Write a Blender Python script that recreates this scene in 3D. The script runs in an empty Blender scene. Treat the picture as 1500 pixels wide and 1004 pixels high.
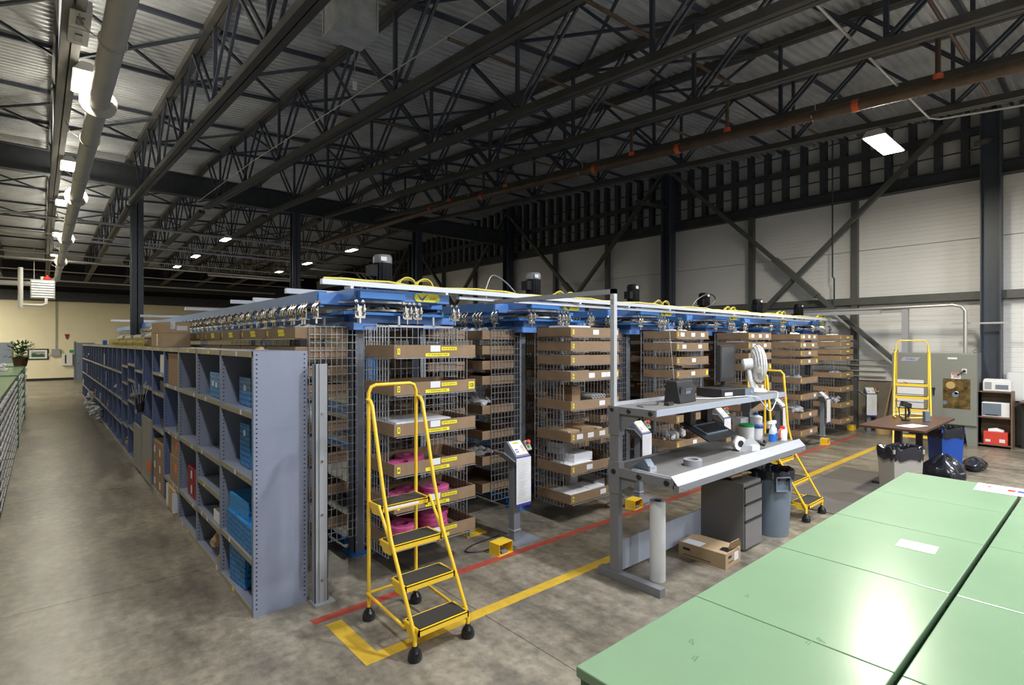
import bpy, math, random
from mathutils import Vector, Matrix, Euler
random.seed(7)
R = math.radians
sc = bpy.context.scene
COL = sc.collection

# ------------------------------------------------------------------ camera
cam_d = bpy.data.cameras.new('camera'); cam = bpy.data.objects.new('camera', cam_d); COL.objects.link(cam)
cam.location = (0, 0, 2.2); cam.rotation_euler = (R(90), 0, R(-41.2))
cam_d.sensor_width = 36; cam_d.lens = 18.89; cam_d.clip_start = 0.05; cam_d.clip_end = 200
sc.camera = cam
# ------------------------------------------------------------------ world, view
w = bpy.data.worlds.new('world'); sc.world = w; w.use_nodes = True
bg = w.node_tree.nodes['Background']; bg.inputs[0].default_value = (0.55, 0.65, 1.0, 1); bg.inputs[1].default_value = 0.10
sc.view_settings.view_transform = 'Standard'; sc.view_settings.look = 'None'
sc.view_settings.exposure = 1.0; sc.view_settings.gamma = 1.0; sc.view_settings.use_curve_mapping = False
FIX_POWER = 90.0      # watts of each ceiling fixture
UP = 0.30             # share of a fixture's light that leaves through its top slots
WARM = (1.0, 0.94, 0.78); NEUTRAL = (0.93, 0.96, 1.0)

# ------------------------------------------------------------------ materials
def mat(name, col, rough=0.5, metal=0.0, noise=0.0, nscale=8.0, bump=0.0, bscale=30.0, emit=None, estr=1.0, spec=None, alpha=None, col2=None, stretch=None, coat=0.0):
    m = bpy.data.materials.new(name); m.use_nodes = True
    nt = m.node_tree; b = nt.nodes['Principled BSDF']
    c = (*col, 1)
    b.inputs['Base Color'].default_value = c
    b.inputs['Roughness'].default_value = rough; b.inputs['Metallic'].default_value = metal
    if spec is not None: b.inputs['Specular IOR Level'].default_value = spec
    if coat: b.inputs['Coat Weight'].default_value = coat
    tc = None
    if noise or bump:
        tc = nt.nodes.new('ShaderNodeTexCoord'); mp = nt.nodes.new('ShaderNodeMapping')
        nt.links.new(tc.outputs['Object'], mp.inputs[0])
        if stretch: mp.inputs['Scale'].default_value = stretch
    if noise:
        n = nt.nodes.new('ShaderNodeTexNoise'); n.inputs['Scale'].default_value = nscale; n.inputs['Detail'].default_value = 6; n.inputs['Roughness'].default_value = 0.62
        nt.links.new(mp.outputs[0], n.inputs['Vector'])
        cr = nt.nodes.new('ShaderNodeValToRGB')
        cr.color_ramp.elements[0].position = 0.3; cr.color_ramp.elements[1].position = 0.7
        if col2 is None:
            cr.color_ramp.elements[0].color = tuple([x*(1-noise) for x in col])+(1,)
            cr.color_ramp.elements[1].color = tuple([min(1, x*(1+noise)) for x in col])+(1,)
        else:
            cr.color_ramp.elements[0].color = (*col, 1); cr.color_ramp.elements[1].color = (*col2, 1)
        nt.links.new(n.outputs['Fac'], cr.inputs[0]); nt.links.new(cr.outputs[0], b.inputs['Base Color'])
    if bump:
        n2 = nt.nodes.new('ShaderNodeTexNoise'); n2.inputs['Scale'].default_value = bscale; n2.inputs['Detail'].default_value = 3
        nt.links.new(mp.outputs[0], n2.inputs['Vector'])
        bp = nt.nodes.new('ShaderNodeBump'); bp.inputs['Strength'].default_value = bump; bp.inputs['Distance'].default_value = 0.01
        nt.links.new(n2.outputs['Fac'], bp.inputs['Height']); nt.links.new(bp.outputs[0], b.inputs['Normal'])
    if emit:
        b.inputs['Emission Color'].default_value = (*emit, 1); b.inputs['Emission Strength'].default_value = estr
    if alpha is not None:
        b.inputs['Alpha'].default_value = alpha
    return m

M = {}
M['steel'] = mat('painted_dark_steel', (0.040, 0.044, 0.052), 0.5, 0.0, 0.25, 6)
M['truss'] = mat('truss_blue_black_paint', (0.034, 0.041, 0.060), 0.5, 0, 0.25, 5)
M['chord'] = mat('truss_brown_black_paint', (0.052, 0.048, 0.042), 0.5, 0, 0.3, 3)
M['column'] = mat('column_blue_grey_paint', (0.045, 0.055, 0.075), 0.45, 0, 0.1, 4)
M['brace'] = mat('brace_olive_grey_paint', (0.085, 0.087, 0.080), 0.5, 0, 0.12, 4)
M['deck'] = mat('galvanised_roof_deck', (0.60, 0.61, 0.62), 0.33, 0.6, 0.22, 1.2, 0.04, 9)
M['galv'] = mat('galvanised_sheet', (0.42, 0.43, 0.44), 0.35, 0.3, 0.25, 5)
M['conduit'] = mat('zinc_conduit', (0.55, 0.55, 0.53), 0.35, 0.7)
M['pipe_white'] = mat('white_plastic_pipe', (0.46, 0.45, 0.43), 0.5, 0, 0.08, 2)
M['pipe_brown'] = mat('sprinkler_pipe_brown', (0.10, 0.065, 0.040), 0.45, 0.2, 0.3, 4)
M['orange'] = mat('orange_coupling', (0.65, 0.11, 0.03), 0.5)
M['wall_white'] = mat('white_wall_panel', (0.72, 0.71, 0.69), 0.5, 0, 0.03, 1.0)
M['wall_cream'] = mat('cream_block_wall', (0.76, 0.70, 0.50), 0.7, 0, 0.04, 1.5, 0.05, 20)
M['wall_dark'] = mat('unlit_space_black', (0.012, 0.012, 0.016), 0.8)
M['concrete_wall'] = mat('brown_concrete_knee_wall', (0.22, 0.19, 0.15), 0.8, 0, 0.15, 3)
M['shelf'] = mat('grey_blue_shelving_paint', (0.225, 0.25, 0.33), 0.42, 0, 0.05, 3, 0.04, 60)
M['shelf_blue'] = mat('deep_blue_shelving', (0.13, 0.175, 0.34), 0.45, 0, 0.08, 3)
M['shelf_lip'] = mat('beige_shelf_lip_paint', (0.30, 0.27, 0.20), 0.45, 0, 0.08, 5)
M['hole'] = mat('punched_hole_dark', (0.02, 0.02, 0.025), 0.8)
M['board'] = mat('corrugated_cardboard', (0.29, 0.185, 0.105), 0.8, 0, 0.10, 6)
M['board_dark'] = mat('brown_tray_cardboard', (0.25, 0.165, 0.098), 0.8, 0, 0.12, 5)
M['board_light'] = mat('tan_cardboard', (0.43, 0.30, 0.175), 0.8, 0, 0.10, 6)
M['wire'] = mat('zinc_plated_wire', (0.42, 0.43, 0.46), 0.35, 0.6)
M['post'] = mat('carousel_post_grey_paint', (0.20, 0.215, 0.25), 0.45, 0.1, 0.08, 4)
M['blue'] = mat('carousel_blue_paint', (0.030, 0.17, 0.50), 0.4, 0, 0.08, 4)
M['blue_light'] = mat('carousel_light_blue_paint', (0.12, 0.28, 0.68), 0.38)
M['chrome'] = mat('chromed_steel', (0.55, 0.53, 0.50), 0.22, 0.95)
M['alu'] = mat('brushed_aluminium', (0.60, 0.62, 0.67), 0.30, 0.55)
M['white_tray'] = mat('white_painted_cable_tray', (0.66, 0.70, 0.78), 0.35, 0.1)
M['motor'] = mat('black_motor_casing', (0.006, 0.006, 0.008), 0.6, spec=0.25)
M['motor_cap'] = mat('grey_motor_cowl', (0.20, 0.20, 0.21), 0.4)
M['yellow'] = mat('yellow_safety_paint', (0.82, 0.53, 0.035), 0.32, 0, 0.04, 3)
M['yellow_cable'] = mat('yellow_cable_jacket', (0.80, 0.66, 0.12), 0.5)
M['yellow_tag'] = mat('yellow_label', (0.85, 0.72, 0.02), 0.6)
M['tape_yellow'] = mat('yellow_floor_tape', (0.56, 0.36, 0.035), 0.5, 0, 0.15, 9)
M['tape_red'] = mat('red_floor_tape', (0.36, 0.062, 0.042), 0.5, 0, 0.15, 9)
M['white'] = mat('white_plastic', (0.72, 0.72, 0.72), 0.45)
M['paper'] = mat('white_paper', (0.72, 0.73, 0.76), 0.7)
M['paper_worn'] = mat('worn_tan_paper', (0.62, 0.56, 0.50), 0.7, 0, 0.15, 30)
M['ink'] = mat('black_print', (0.03, 0.03, 0.03), 0.7)
M['ink_grey'] = mat('grey_print', (0.56, 0.56, 0.58), 0.7)
M['black'] = mat('black_plastic', (0.018, 0.018, 0.020), 0.42)
M['rubber'] = mat('black_rubber', (0.012, 0.012, 0.014), 0.22)
M['tread'] = mat('black_grip_tread', (0.030, 0.027, 0.022), 0.85, 0, 0.2, 60, 0.3, 300)
M['bench'] = mat('workbench_grey_paint', (0.19, 0.195, 0.21), 0.42, 0, 0.05, 4)
M['bench_top'] = mat('grey_worktop', (0.155, 0.150, 0.142), 0.55, 0, 0.10, 5)
M['bench_panel'] = mat('bench_light_panel', (0.34, 0.37, 0.44), 0.4)
M['pedestal'] = mat('taupe_filing_paint', (0.155, 0.150, 0.148), 0.45, 0, 0.05, 5)
M['bin_grey'] = mat('blue_grey_bin_plastic', (0.15, 0.19, 0.24), 0.45, 0, 0.05, 5)
M['bin_light'] = mat('warm_grey_bin_plastic', (0.33, 0.31, 0.28), 0.5)
M['bin_blue'] = mat('blue_bin_plastic', (0.01, 0.07, 0.38), 0.4)
M['bag'] = mat('black_bin_liner', (0.015, 0.016, 0.024), 0.22, 0, 0, 1, 0.7, 12)
M['green'] = mat('mint_green_enamel', (0.195, 0.298, 0.178), 0.24, 0, 0.06, 1.3, 0.02, 3, spec=0.22)
M['green_dark'] = mat('green_cabinet_paint', (0.085, 0.21, 0.11), 0.4)
M['drawer'] = mat('drawer_beige_front', (0.36, 0.36, 0.29), 0.5, 0, 0.1, 5)
M['brown_wood'] = mat('dark_walnut_laminate', (0.085, 0.038, 0.026), 0.35, 0, 0.2, 3, stretch=(1, 8, 8))
M['case_wood'] = mat('bookcase_wood', (0.16, 0.105, 0.065), 0.5, 0, 0.15, 4, stretch=(6, 6, 1))
M['cab_grey'] = mat('cabinet_grey_green_paint', (0.215, 0.225, 0.20), 0.42, 0, 0.04, 2)
M['red_box'] = mat('red_carton', (0.62, 0.055, 0.035), 0.5)
M['dark_red'] = mat('dark_red_carton', (0.26, 0.012, 0.03), 0.5)
M['pink'] = mat('pink_shrink_wrapped_tape', (0.52, 0.085, 0.24), 0.35, 0, 0.15, 14)
def wrap_mat():
    m = mat('blue_printed_wrap', (0.006, 0.09, 0.36), 0.4); nt = m.node_tree; b = nt.nodes['Principled BSDF']
    tc = nt.nodes.new('ShaderNodeTexCoord'); v = nt.nodes.new('ShaderNodeTexVoronoi'); v.inputs['Scale'].default_value = 22; v.inputs['Randomness'].default_value = 0.25
    nt.links.new(tc.outputs['Object'], v.inputs['Vector']); cr = nt.nodes.new('ShaderNodeValToRGB'); e = cr.color_ramp.elements
    e[0].position = 0.30; e[0].color = (0.004, 0.060, 0.27, 1); e[1].position = 0.48; e[1].color = (0.02, 0.26, 0.62, 1)
    nt.links.new(v.outputs['Distance'], cr.inputs[0]); nt.links.new(cr.outputs[0], b.inputs['Base Color']); return m
M['pattern_blue'] = wrap_mat()
M['blue_bucket'] = mat('blue_drum', (0.012, 0.15, 0.42), 0.4)
M['stone'] = mat('grey_plastic', (0.30, 0.31, 0.33), 0.5)
M['straw'] = mat('broom_straw', (0.45, 0.32, 0.13), 0.9)
M['leaf'] = mat('plant_leaf', (0.035, 0.10, 0.025), 0.6)
M['clear'] = mat('clear_plastic_film', (0.60, 0.62, 0.66), 0.25, 0, 0.2, 12)
M['lens'] = mat('lit_fixture_lens', (1, 1, 1), 0.5, emit=(1.0, 0.98, 0.84), estr=7.0)
M['fixture'] = mat('fixture_housing', (0.5, 0.5, 0.5), 0.4, 0.3)
M['screen'] = mat('dark_screen', (0.035, 0.035, 0.038), 0.22)
M['lcd'] = mat('green_lcd', (0.45, 0.62, 0.02), 0.4)
M['logo_blue'] = mat('violet_blue_print', (0.06, 0.05, 0.42), 0.5)
M['logo_orange'] = mat('orange_print', (0.65, 0.30, 0.02), 0.5)
M['logo_yellow'] = mat('logo_yellow_plate', (0.80, 0.76, 0.05), 0.4)
M['red'] = mat('red_plastic', (0.65, 0.03, 0.02), 0.35)
M['green_btn'] = mat('green_plastic', (0.02, 0.30, 0.08), 0.35)
M['blue_liquid'] = mat('blue_cleaner', (0.02, 0.17, 0.62), 0.15)
M['orange_tag'] = mat('orange_fluorescent_label', (0.85, 0.17, 0.01), 0.6)
M['mat'] = mat('floor_mat_grey', (0.105, 0.095, 0.085), 0.9, 0, 0.1, 30)
M['mid_wood'] = mat('wooden_handle', (0.45, 0.27, 0.12), 0.6)
M['door_blue'] = mat('grey_blue_door_paint', (0.17, 0.21, 0.27), 0.5)

def floor_mat():
    m = bpy.data.materials.new('polished_concrete'); m.use_nodes = True
    nt = m.node_tree; b = nt.nodes['Principled BSDF']
    g = nt.nodes.new('ShaderNodeNewGeometry')
    def noise(s, d, st=(1, 1, 1)):
        mp = nt.nodes.new('ShaderNodeMapping'); mp.inputs['Scale'].default_value = st
        nt.links.new(g.outputs['Position'], mp.inputs[0])
        n = nt.nodes.new('ShaderNodeTexNoise'); n.inputs['Scale'].default_value = s; n.inputs['Detail'].default_value = d; n.inputs['Roughness'].default_value = 0.65
        nt.links.new(mp.outputs[0], n.inputs['Vector']); return n
    n1 = noise(0.9, 8, (1.0, 0.6, 1)); n2 = noise(11, 8, (1, 1, 1)); n3 = noise(2.4, 9, (1.7, 0.5, 1))
    r1 = nt.nodes.new('ShaderNodeValToRGB'); e = r1.color_ramp.elements
    e[0].position = 0.30; e[0].color = (0.165, 0.145, 0.112, 1); e[1].position = 0.70; e[1].color = (0.34, 0.305, 0.24, 1)
    nt.links.new(n1.outputs['Fac'], r1.inputs[0])
    r2 = nt.nodes.new('ShaderNodeValToRGB'); e = r2.color_ramp.elements
    e[0].position = 0.34; e[0].color = (0.62, 0.62, 0.64, 1); e[1].position = 0.66; e[1].color = (1.12, 1.1, 1.08, 1)
    nt.links.new(n2.outputs['Fac'], r2.inputs[0])
    r3 = nt.nodes.new('ShaderNodeValToRGB'); e = r3.color_ramp.elements
    e[0].position = 0.38; e[0].color = (0.66, 0.66, 0.67, 1); e[1].position = 0.60; e[1].color = (1.14, 1.13, 1.12, 1)
    nt.links.new(n3.outputs['Fac'], r3.inputs[0])
    def mul(a, c):
        x = nt.nodes.new('ShaderNodeMix'); x.data_type = 'RGBA'; x.blend_type = 'MULTIPLY'; x.inputs[0].default_value = 1.0
        nt.links.new(a, x.inputs[6]); nt.links.new(c, x.inputs[7]); return x.outputs[2]
    nt.links.new(mul(mul(r1.outputs[0], r2.outputs[0]), r3.outputs[0]), b.inputs['Base Color'])
    rr = nt.nodes.new('ShaderNodeMapRange'); rr.inputs[3].default_value = 0.18; rr.inputs[4].default_value = 0.50
    nt.links.new(n3.outputs['Fac'], rr.inputs[0]); nt.links.new(rr.outputs[0], b.inputs['Roughness'])
    bp = nt.nodes.new('ShaderNodeBump'); bp.inputs['Strength'].default_value = 0.06; bp.inputs['Distance'].default_value = 0.02
    nt.links.new(n2.outputs['Fac'], bp.inputs['Height']); nt.links.new(bp.outputs[0], b.inputs['Normal'])
    return m
M['floor'] = floor_mat()

# ------------------------------------------------------------------ mesh builder
class MB:
    def __init__(s): s.v = []; s.f = []; s.mi = []; s.m = 0
    def add(s, vs, fs):
        n = len(s.v); s.v += [tuple(p) for p in vs]
        for f in fs: s.f.append(tuple(i+n for i in f)); s.mi.append(s.m)
        return s
    def box(s, x0, x1, y0, y1, z0, z1, T=None):
        vs = [Vector((x, y, z)) for x in (x0, x1) for y in (y0, y1) for z in (z0, z1)]
        if T is not None: vs = [T @ p for p in vs]
        return s.add(vs, [(0, 1, 3, 2), (4, 6, 7, 5), (0, 4, 5, 1), (2, 3, 7, 6), (0, 2, 6, 4), (1, 5, 7, 3)])
    def bar(s, p0, p1, w, h, up=(0, 0, 1), off=0.0):
        p0 = Vector(p0); p1 = Vector(p1); d = p1-p0; L = d.length
        if L < 1e-6: return s
        d.normalize(); u = Vector(up)
        if abs(d.dot(u)) > 0.98: u = Vector((0, 1, 0)) if abs(d.y) < 0.9 else Vector((1, 0, 0))
        r = d.cross(u).normalized(); u = r.cross(d)
        vs = []
        for p in (p0, p1):
            for a, b in ((-1, -1), (1, -1), (1, 1), (-1, 1)): vs.append(p + r*(a*w/2+off) + u*b*h/2)
        return s.add(vs, [(3, 2, 1, 0), (4, 5, 6, 7), (0, 1, 5, 4), (1, 2, 6, 5), (2, 3, 7, 6), (3, 0, 4, 7)])
    def tube(s, pts, r, n=8, closed=False):
        pts = [Vector(p) for p in pts]; k = len(pts); rings = []
        prev = None
        for i, p in enumerate(pts):
            if closed: d = pts[(i+1) % k]-pts[i-1]
            else: d = pts[min(i+1, k-1)]-pts[max(i-1, 0)]
            d.normalize()
            if prev is None:
                a = Vector((0, 0, 1)) if abs(d.z) < 0.9 else Vector((1, 0, 0))
                x = d.cross(a).normalized()
            else:
                x = (prev - d*prev.dot(d)).normalized()
            prev = x; y = d.cross(x)
            rr = r[i] if isinstance(r, (list, tuple)) else r
            rings.append([p + x*math.cos(2*math.pi*j/n)*rr + y*math.sin(2*math.pi*j/n)*rr for j in range(n)])
        vs = [q for g in rings for q in g]; fs = []
        for i in range(k if closed else k-1):
            a = i*n; b = ((i+1) % k)*n
            for j in range(n): fs.append((a+j, a+(j+1) % n, b+(j+1) % n, b+j))
        if not closed: fs += [tuple(range(n))[::-1], tuple(range((k-1)*n, k*n))]
        return s.add(vs, fs)
    def lathe(s, prof, c=(0, 0, 0), n=20, T=None, caps=True):
        vs = []; fs = []; k = len(prof)
        for (r, z) in prof:
            for j in range(n):
                a = 2*math.pi*j/n
                p = Vector((r*math.cos(a), r*math.sin(a), z))
                if T is not None: p = T @ p
                vs.append(p+Vector(c))
        for i in range(k-1):
            for j in range(n): fs.append((i*n+j, i*n+(j+1) % n, (i+1)*n+(j+1) % n, (i+1)*n+j))
        if caps: fs += [tuple(range(n))[::-1], tuple(range((k-1)*n, k*n))]
        return s.add(vs, fs)
    def cyl(s, c, r, z0, z1, n=20, T=None): return s.lathe([(r, z0), (r, z1)], c, n, T)
    def prism(s, poly, axis, a0, a1):
        n = len(poly)
        def P(q, a):
            if axis == 'x': return (a, q[0], q[1])
            if axis == 'y': return (q[0], a, q[1])
            return (q[0], q[1], a)
        vs = [P(q, a0) for q in poly]+[P(q, a1) for q in poly]
        fs = [tuple(range(n))[::-1], tuple(range(n, 2*n))]+[(i, (i+1) % n, n+(i+1) % n, n+i) for i in range(n)]
        return s.add(vs, fs)
    def mesh(s, name, mats, smooth=False):
        me = bpy.data.meshes.new(name); me.from_pydata(s.v, [], s.f); 
        if not isinstance(mats, (list, tuple)): mats = [mats]
        for m in mats: me.materials.append(M[m] if isinstance(m, str) else m)
        if len(mats) > 1: me.polygons.foreach_set('material_index', s.mi)
        if smooth:
            me.polygons.foreach_set('use_smooth', [True]*len(me.polygons)); me.set_sharp_from_angle(angle=R(40))
        me.update(); return me

def obj(name, src, mats='steel', parent=None, loc=(0, 0, 0), rot=(0, 0, 0), smooth=False, label=None, cat=None, group=None, kind=None, bevel=0):
    me = src.mesh(name, mats, smooth) if isinstance(src, MB) else src
    o = bpy.data.objects.new(name, me); COL.objects.link(o)
    o.location = loc; o.rotation_euler = rot
    if parent is not None: o.parent = parent
    if label: o['label'] = label
    if cat: o['category'] = cat
    if group: o['group'] = group
    if kind: o['kind'] = kind
    if bevel:
        b = o.modifiers.new('bevel', 'BEVEL'); b.width = bevel; b.segments = 2; b.limit_method = 'ANGLE'; b.angle_limit = R(50)
    return o
def thing(name, label, cat, loc=(0, 0, 0), rz=0.0, group=None):
    o = bpy.data.objects.new(name, None); COL.objects.link(o); o.empty_display_size = 0.1
    o.location = loc; o.rotation_euler = (0, 0, rz); o['label'] = label; o['category'] = cat
    if group: o['group'] = group
    return o
def dup(o, parent=None, loc=None, rz=None, label=None, group=None):
    c = o.copy(); COL.objects.link(c)
    if parent is not None: c.parent = parent
    if loc is not None: c.location = loc
    if rz is not None: c.rotation_euler = (0, 0, rz)
    if label: c['label'] = label
    if group: c['group'] = group
    for ch in list(o.children): dup(ch, c)
    return c
_ORD = 'first second third fourth fifth sixth seventh eighth ninth tenth eleventh twelfth thirteenth fourteenth fifteenth sixteenth seventeenth eighteenth nineteenth twentieth'.split()
def od(i):
    if i < 20: return _ORD[i]
    t = {2: 'twenty', 3: 'thirty'}[(i+1)//10]
    return t+'-'+_ORD[(i+1) % 10-1] if (i+1) % 10 else {2: 'twentieth', 3: 'thirtieth'}[(i+1)//10]
_TXT = {}
def text(s, size, m, parent, loc, rot=(R(90), 0, 0), name='lettering', bold=0.0, sx=1.0):
    key = (s, size, m, bold)
    if key not in _TXT:
        cu = bpy.data.curves.new('lettering', 'FONT'); cu.body = s; cu.size = size; cu.align_x = 'CENTER'; cu.align_y = 'CENTER'; cu.offset = bold; cu.resolution_u = 2
        t = bpy.data.objects.new('lettering_source', cu); COL.objects.link(t)
        dg = bpy.context.evaluated_depsgraph_get(); me = bpy.data.meshes.new_from_object(t.evaluated_get(dg))
        bpy.data.objects.remove(t); me.materials.clear(); me.materials.append(M[m]); me.name = 'lettering'
        _TXT[key] = me
    o = obj(name, _TXT[key], parent=parent, loc=loc, rot=rot); o.scale = (sx, 1, 1); return o
def cable(name, pts, r, m, label=None, cat=None, parent=None, n=6, sub=4):
    P = [Vector(p) for p in pts]; out = []
    for i in range(len(P)-1):
        p0 = P[max(i-1, 0)]; p1 = P[i]; p2 = P[i+1]; p3 = P[min(i+2, len(P)-1)]
        for k in range(sub):
            t = k/sub
            out.append(0.5*((2*p1)+(p2-p0)*t+(2*p0-5*p1+4*p2-p3)*t*t+(3*p1-p0-3*p2+p3)*t**3))
    out.append(P[-1])
    return obj(name, MB().tube(out, r, n), m, parent, smooth=True, label=label, cat=cat)

# ------------------------------------------------------------------ setting: floor
XW = 15.8          # right wall plane
YB = 41.0          # back wall plane
def zb(x, y):      # underside of the bottom chords
    return 5.97 + 0.055*(min(y, 18)-18) - 0.02*max(y-18, 0) + 0.085*(max(min(x, 12.65), 0)-1.85)*(1 if y <= 18 else max(0.25, 1-(y-18)/20))
def zd(x, y): return zb(x, y) + 1.34

fl = obj('floor', MB().box(-9, 17, -9, 42, -0.30, -0.02), 'hole', kind='structure')
xs = [-9, -5.3, -1.3, 2.69, 6.7, 10.7, 14.7, 17]; ys = [-9, -6.4, -2.3, 1.8, 5.9, 10.0, 14.1, 18.2, 22.3, 26.4, 30.5, 34.6, 38.7, 42]
for i in range(len(xs)-1):
    for j in range(len(ys)-1):
        obj('slab', MB().box(xs[i]+0.003, xs[i+1]-0.003, ys[j]+0.003, ys[j+1]-0.003, -0.03, 0.0), 'floor', fl)
obj('floor_marking', MB().box(1.60, 14.6, 4.16, 4.25, 0, 0.002), 'tape_red', label='long red tape line in front of the carousels', cat='floor tape')
b = MB(); b.box(1.66, 13.6, 3.40, 3.51, 0, 0.002); b.box(1.66, 1.79, 3.51, 4.10, 0, 0.002)
obj('floor_marking', b, 'tape_yellow', label='yellow tape line with a corner around the ladder', cat='floor tape')
obj('floor_mat', MB().box(7.62, 10.6, 2.18, 3.28, 0, 0.010), 'mat', label='thin dark grey mat on the floor beyond the second ladder', cat='mat')

# ------------------------------------------------------------------ roof deck (corrugated, ribs across)
ce = MB(); y = -9.0; xs_ = [-9, 1.85, 12.65, 16.1]
prof = []
while y < YB:
    prof += [(y, 0.0), (y+0.055, 0.0), (y+0.068, 0.055), (y+0.140, 0.055), (y+0.152, 0.0)]; y += 0.152
n = len(prof); vs = []
for x in xs_:
    for (yy, dz) in prof: vs.append((x, yy, zd(x, yy)+dz))
fs = []
for i in range(len(xs_)-1):
    for j in range(n-1): fs.append((i*n+j, i*n+j+1, (i+1)*n+j+1, (i+1)*n+j))
ce.add(vs, fs); ceiling = obj('ceiling', ce, 'deck', kind='structure')
# roof slab above the deck keeps the hall closed
rs = MB(); 
for (a, c) in ((-9, 18), (18, YB+0.2)):
    v = []
    for x in xs_:
        for yy in (a, c): v.append((x, yy, zd(x, yy)+0.14))
    rs.add(v, [(2*i, 2*i+1, 2*i+3, 2*i+2) for i in range(3)])
obj('roof_slab', rs, 'wall_dark', ceiling)
# purlins (bridging angles) tight under the deck, and X bracing between trusses
for yy in [-5.6, -3.2, -0.8, 1.6, 4.0, 6.4, 8.8, 11.2, 13.6, 16.0, 20.5, 23, 25.5, 28, 30.5, 33, 36]:
    b = MB()
    for i in range(len(xs_)-1):
        a, c = xs_[i], xs_[i+1]
        if i == 2: c = XW-0.1
        b.bar((a, yy, zd(a, yy)-0.04), (c, yy, zd(c, yy)-0.04), 0.05, 0.06)
    obj('purlin', b, 'truss', ceiling)
TX = [-3.35, -1.55, 0.22, 1.85, 3.65, 5.45, 7.25, 9.05, 10.85]
for yy in (4.0, 8.8, 13.6, 20.5, 25.5):
    for i in range(len(TX)-1):
        if yy > 15 and i > 6: continue
        a, c = TX[i], TX[i+1]; b = MB()
        b.bar((a, yy, zd(a, yy)-0.08), (c, yy+2.4, zd(c, yy+2.4)-0.08), 0.04, 0.04)
        obj('cross_brace', b, 'truss', ceiling)
        b = MB(); b.bar((a, yy+2.4, zd(a, yy+2.4)-0.10), (c, yy, zd(c, yy)-0.10), 0.04, 0.04)
        obj('cross_brace', b, 'truss', ceiling)
# trusses
names = ['third steel roof truss to the left of the white ventilation pipe', 'second steel roof truss to the left of the white ventilation pipe', 'steel roof truss right behind the white ventilation pipe carrying the left row of lamps']
for ti, x in enumerate(TX):
    lab = names[ti] if ti < 3 else 'steel roof truss, %s to the right of the white ventilation pipe' % od(ti-3)
    t = thing('roof_truss', lab, 'truss', (x, 0, 0), 0, 'steel roof trusses')
    y0, y1, y2 = -7.5, 18.0, 38.5
    b = MB(); 
    for s in (-1, 1):
        b.bar((s*0.045, y0, zb(x, y0)+0.05), (s*0.045, y1-0.15, zb(x, y1)+0.05), 0.075, 0.10)
    b.bar((0, y0, zb(x, y0)+0.085), (0, y1-0.15, zb(x, y1)+0.085), 0.02, 0.02)
    obj('bottom_chord', b, 'chord', t)
    b = MB()
    for s in (-1, 1): b.bar((s*0.05, y0, zd(x, y0)-0.055), (s*0.05, y1, zd(x, y1)-0.055), 0.085, 0.11)
    obj('top_chord', b, 'chord', t)
    if x < 13:
        b = MB()
        for s in (-1, 1): b.bar((s*0.045, y1+0.4, zb(x, y1+.4)+0.05), (s*0.045, y2, zb(x, y2)+0.05), 0.075, 0.10)
        obj('bottom_chord', b, 'chord', t)
        b = MB()
        for s in (-1, 1): b.bar((s*0.05, y1, zd(x, y1+.01)-0.055), (s*0.05, y2, zd(x, y2)-0.055), 0.085, 0.11)
        obj('top_chord', b, 'chord', t)
    P = 2.4; k = 0; yy = y1-0.6 - (0.5 if ti % 2 else 0)
    while yy > -4.5:
        zt = zd(x, yy)-0.1; zl = zb(x, yy-P/2)+0.09
        zr = zd(x, yy-P)-0.1
        for (q0, q1) in (((yy, zt), (yy-P/2, zl)), ((yy-P, zr), (yy-P/2, zl))):
            b = MB()
            for s in (-1, 1): b.bar((s*0.05, q0[0], q0[1]), (s*0.05, q1[0], q1[1]), 0.035, 0.035)
            obj('web_member', b, 'truss', t)
        obj('web_member', MB().bar((0, yy-P/2, zl), (0, yy-P/2, zd(x, yy-P/2)-0.1), 0.05, 0.05), 'truss', t)
        yy -= P
    if x < 13:
        b = MB(); yy = y1+0.9
        while yy < y2-P:
            zt = zd(x, yy)-0.1; zl = zb(x, yy+P/2)+0.09; zr = zd(x, yy+P)-0.1
            for s in (-1, 1):
                b.bar((s*0.05, yy, zt), (s*0.05, yy+P/2, zl), 0.035, 0.035); b.bar((s*0.05, yy+P, zr), (s*0.05, yy+P/2, zl), 0.035, 0.035)
            b.bar((0, yy+P/2, zl), (0, yy+P/2, zd(x, yy+P/2)-0.1), 0.04, 0.04)
            yy += P
        o = obj('web_members', b, 'truss', t); o['kind'] = 'stuff'
# girder along X over the interior columns
b = MB(); g0 = 6.45
b.box(-9, XW-0.1, 18.0, 18.02, g0, g0+0.62)
b.box(-9, XW-0.1, 17.88, 18.14, g0, g0+0.03); b.box(-9, XW-0.1, 17.88, 18.14, g0+0.60, g0+0.63)
obj('beam', b, 'steel', kind='structure')
# back girder
b = MB(); b.box(-9, XW, 38.4, 38.6, 5.3, 5.9); obj('beam', b, 'steel', kind='structure')
def icol(name, x, y, z1, mm, w=0.28, parent=None, rot=False, **k):
    b = MB(); t = 0.022; h = w/2
    if rot: b.box(x-h, x-h+t, y-h, y+h, 0, z1); b.box(x+h-t, x+h, y-h, y+h, 0, z1); b.box(x-h, x+h, y-t/2, y+t/2, 0, z1)
    else: b.box(x-h, x+h, y-h, y-h+t, 0, z1); b.box(x-h, x+h, y+h-t, y+h, 0, z1); b.box(x-t/2, x+t/2, y-h, y+h, 0, z1)
    return obj(name, b, mm, parent, **k)
icol('column', 1.98, 18.0, g0, 'column', 0.28, kind='structure')
icol('column', 6.28, 18.0, g0, 'column', 0.26, kind='structure')
icol('column', -6.4, 18.0, g0, 'column', 0.28, kind='structure')
icol('column', 10.9, 18.0, g0, 'column', 0.28, kind='structure')

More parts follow.
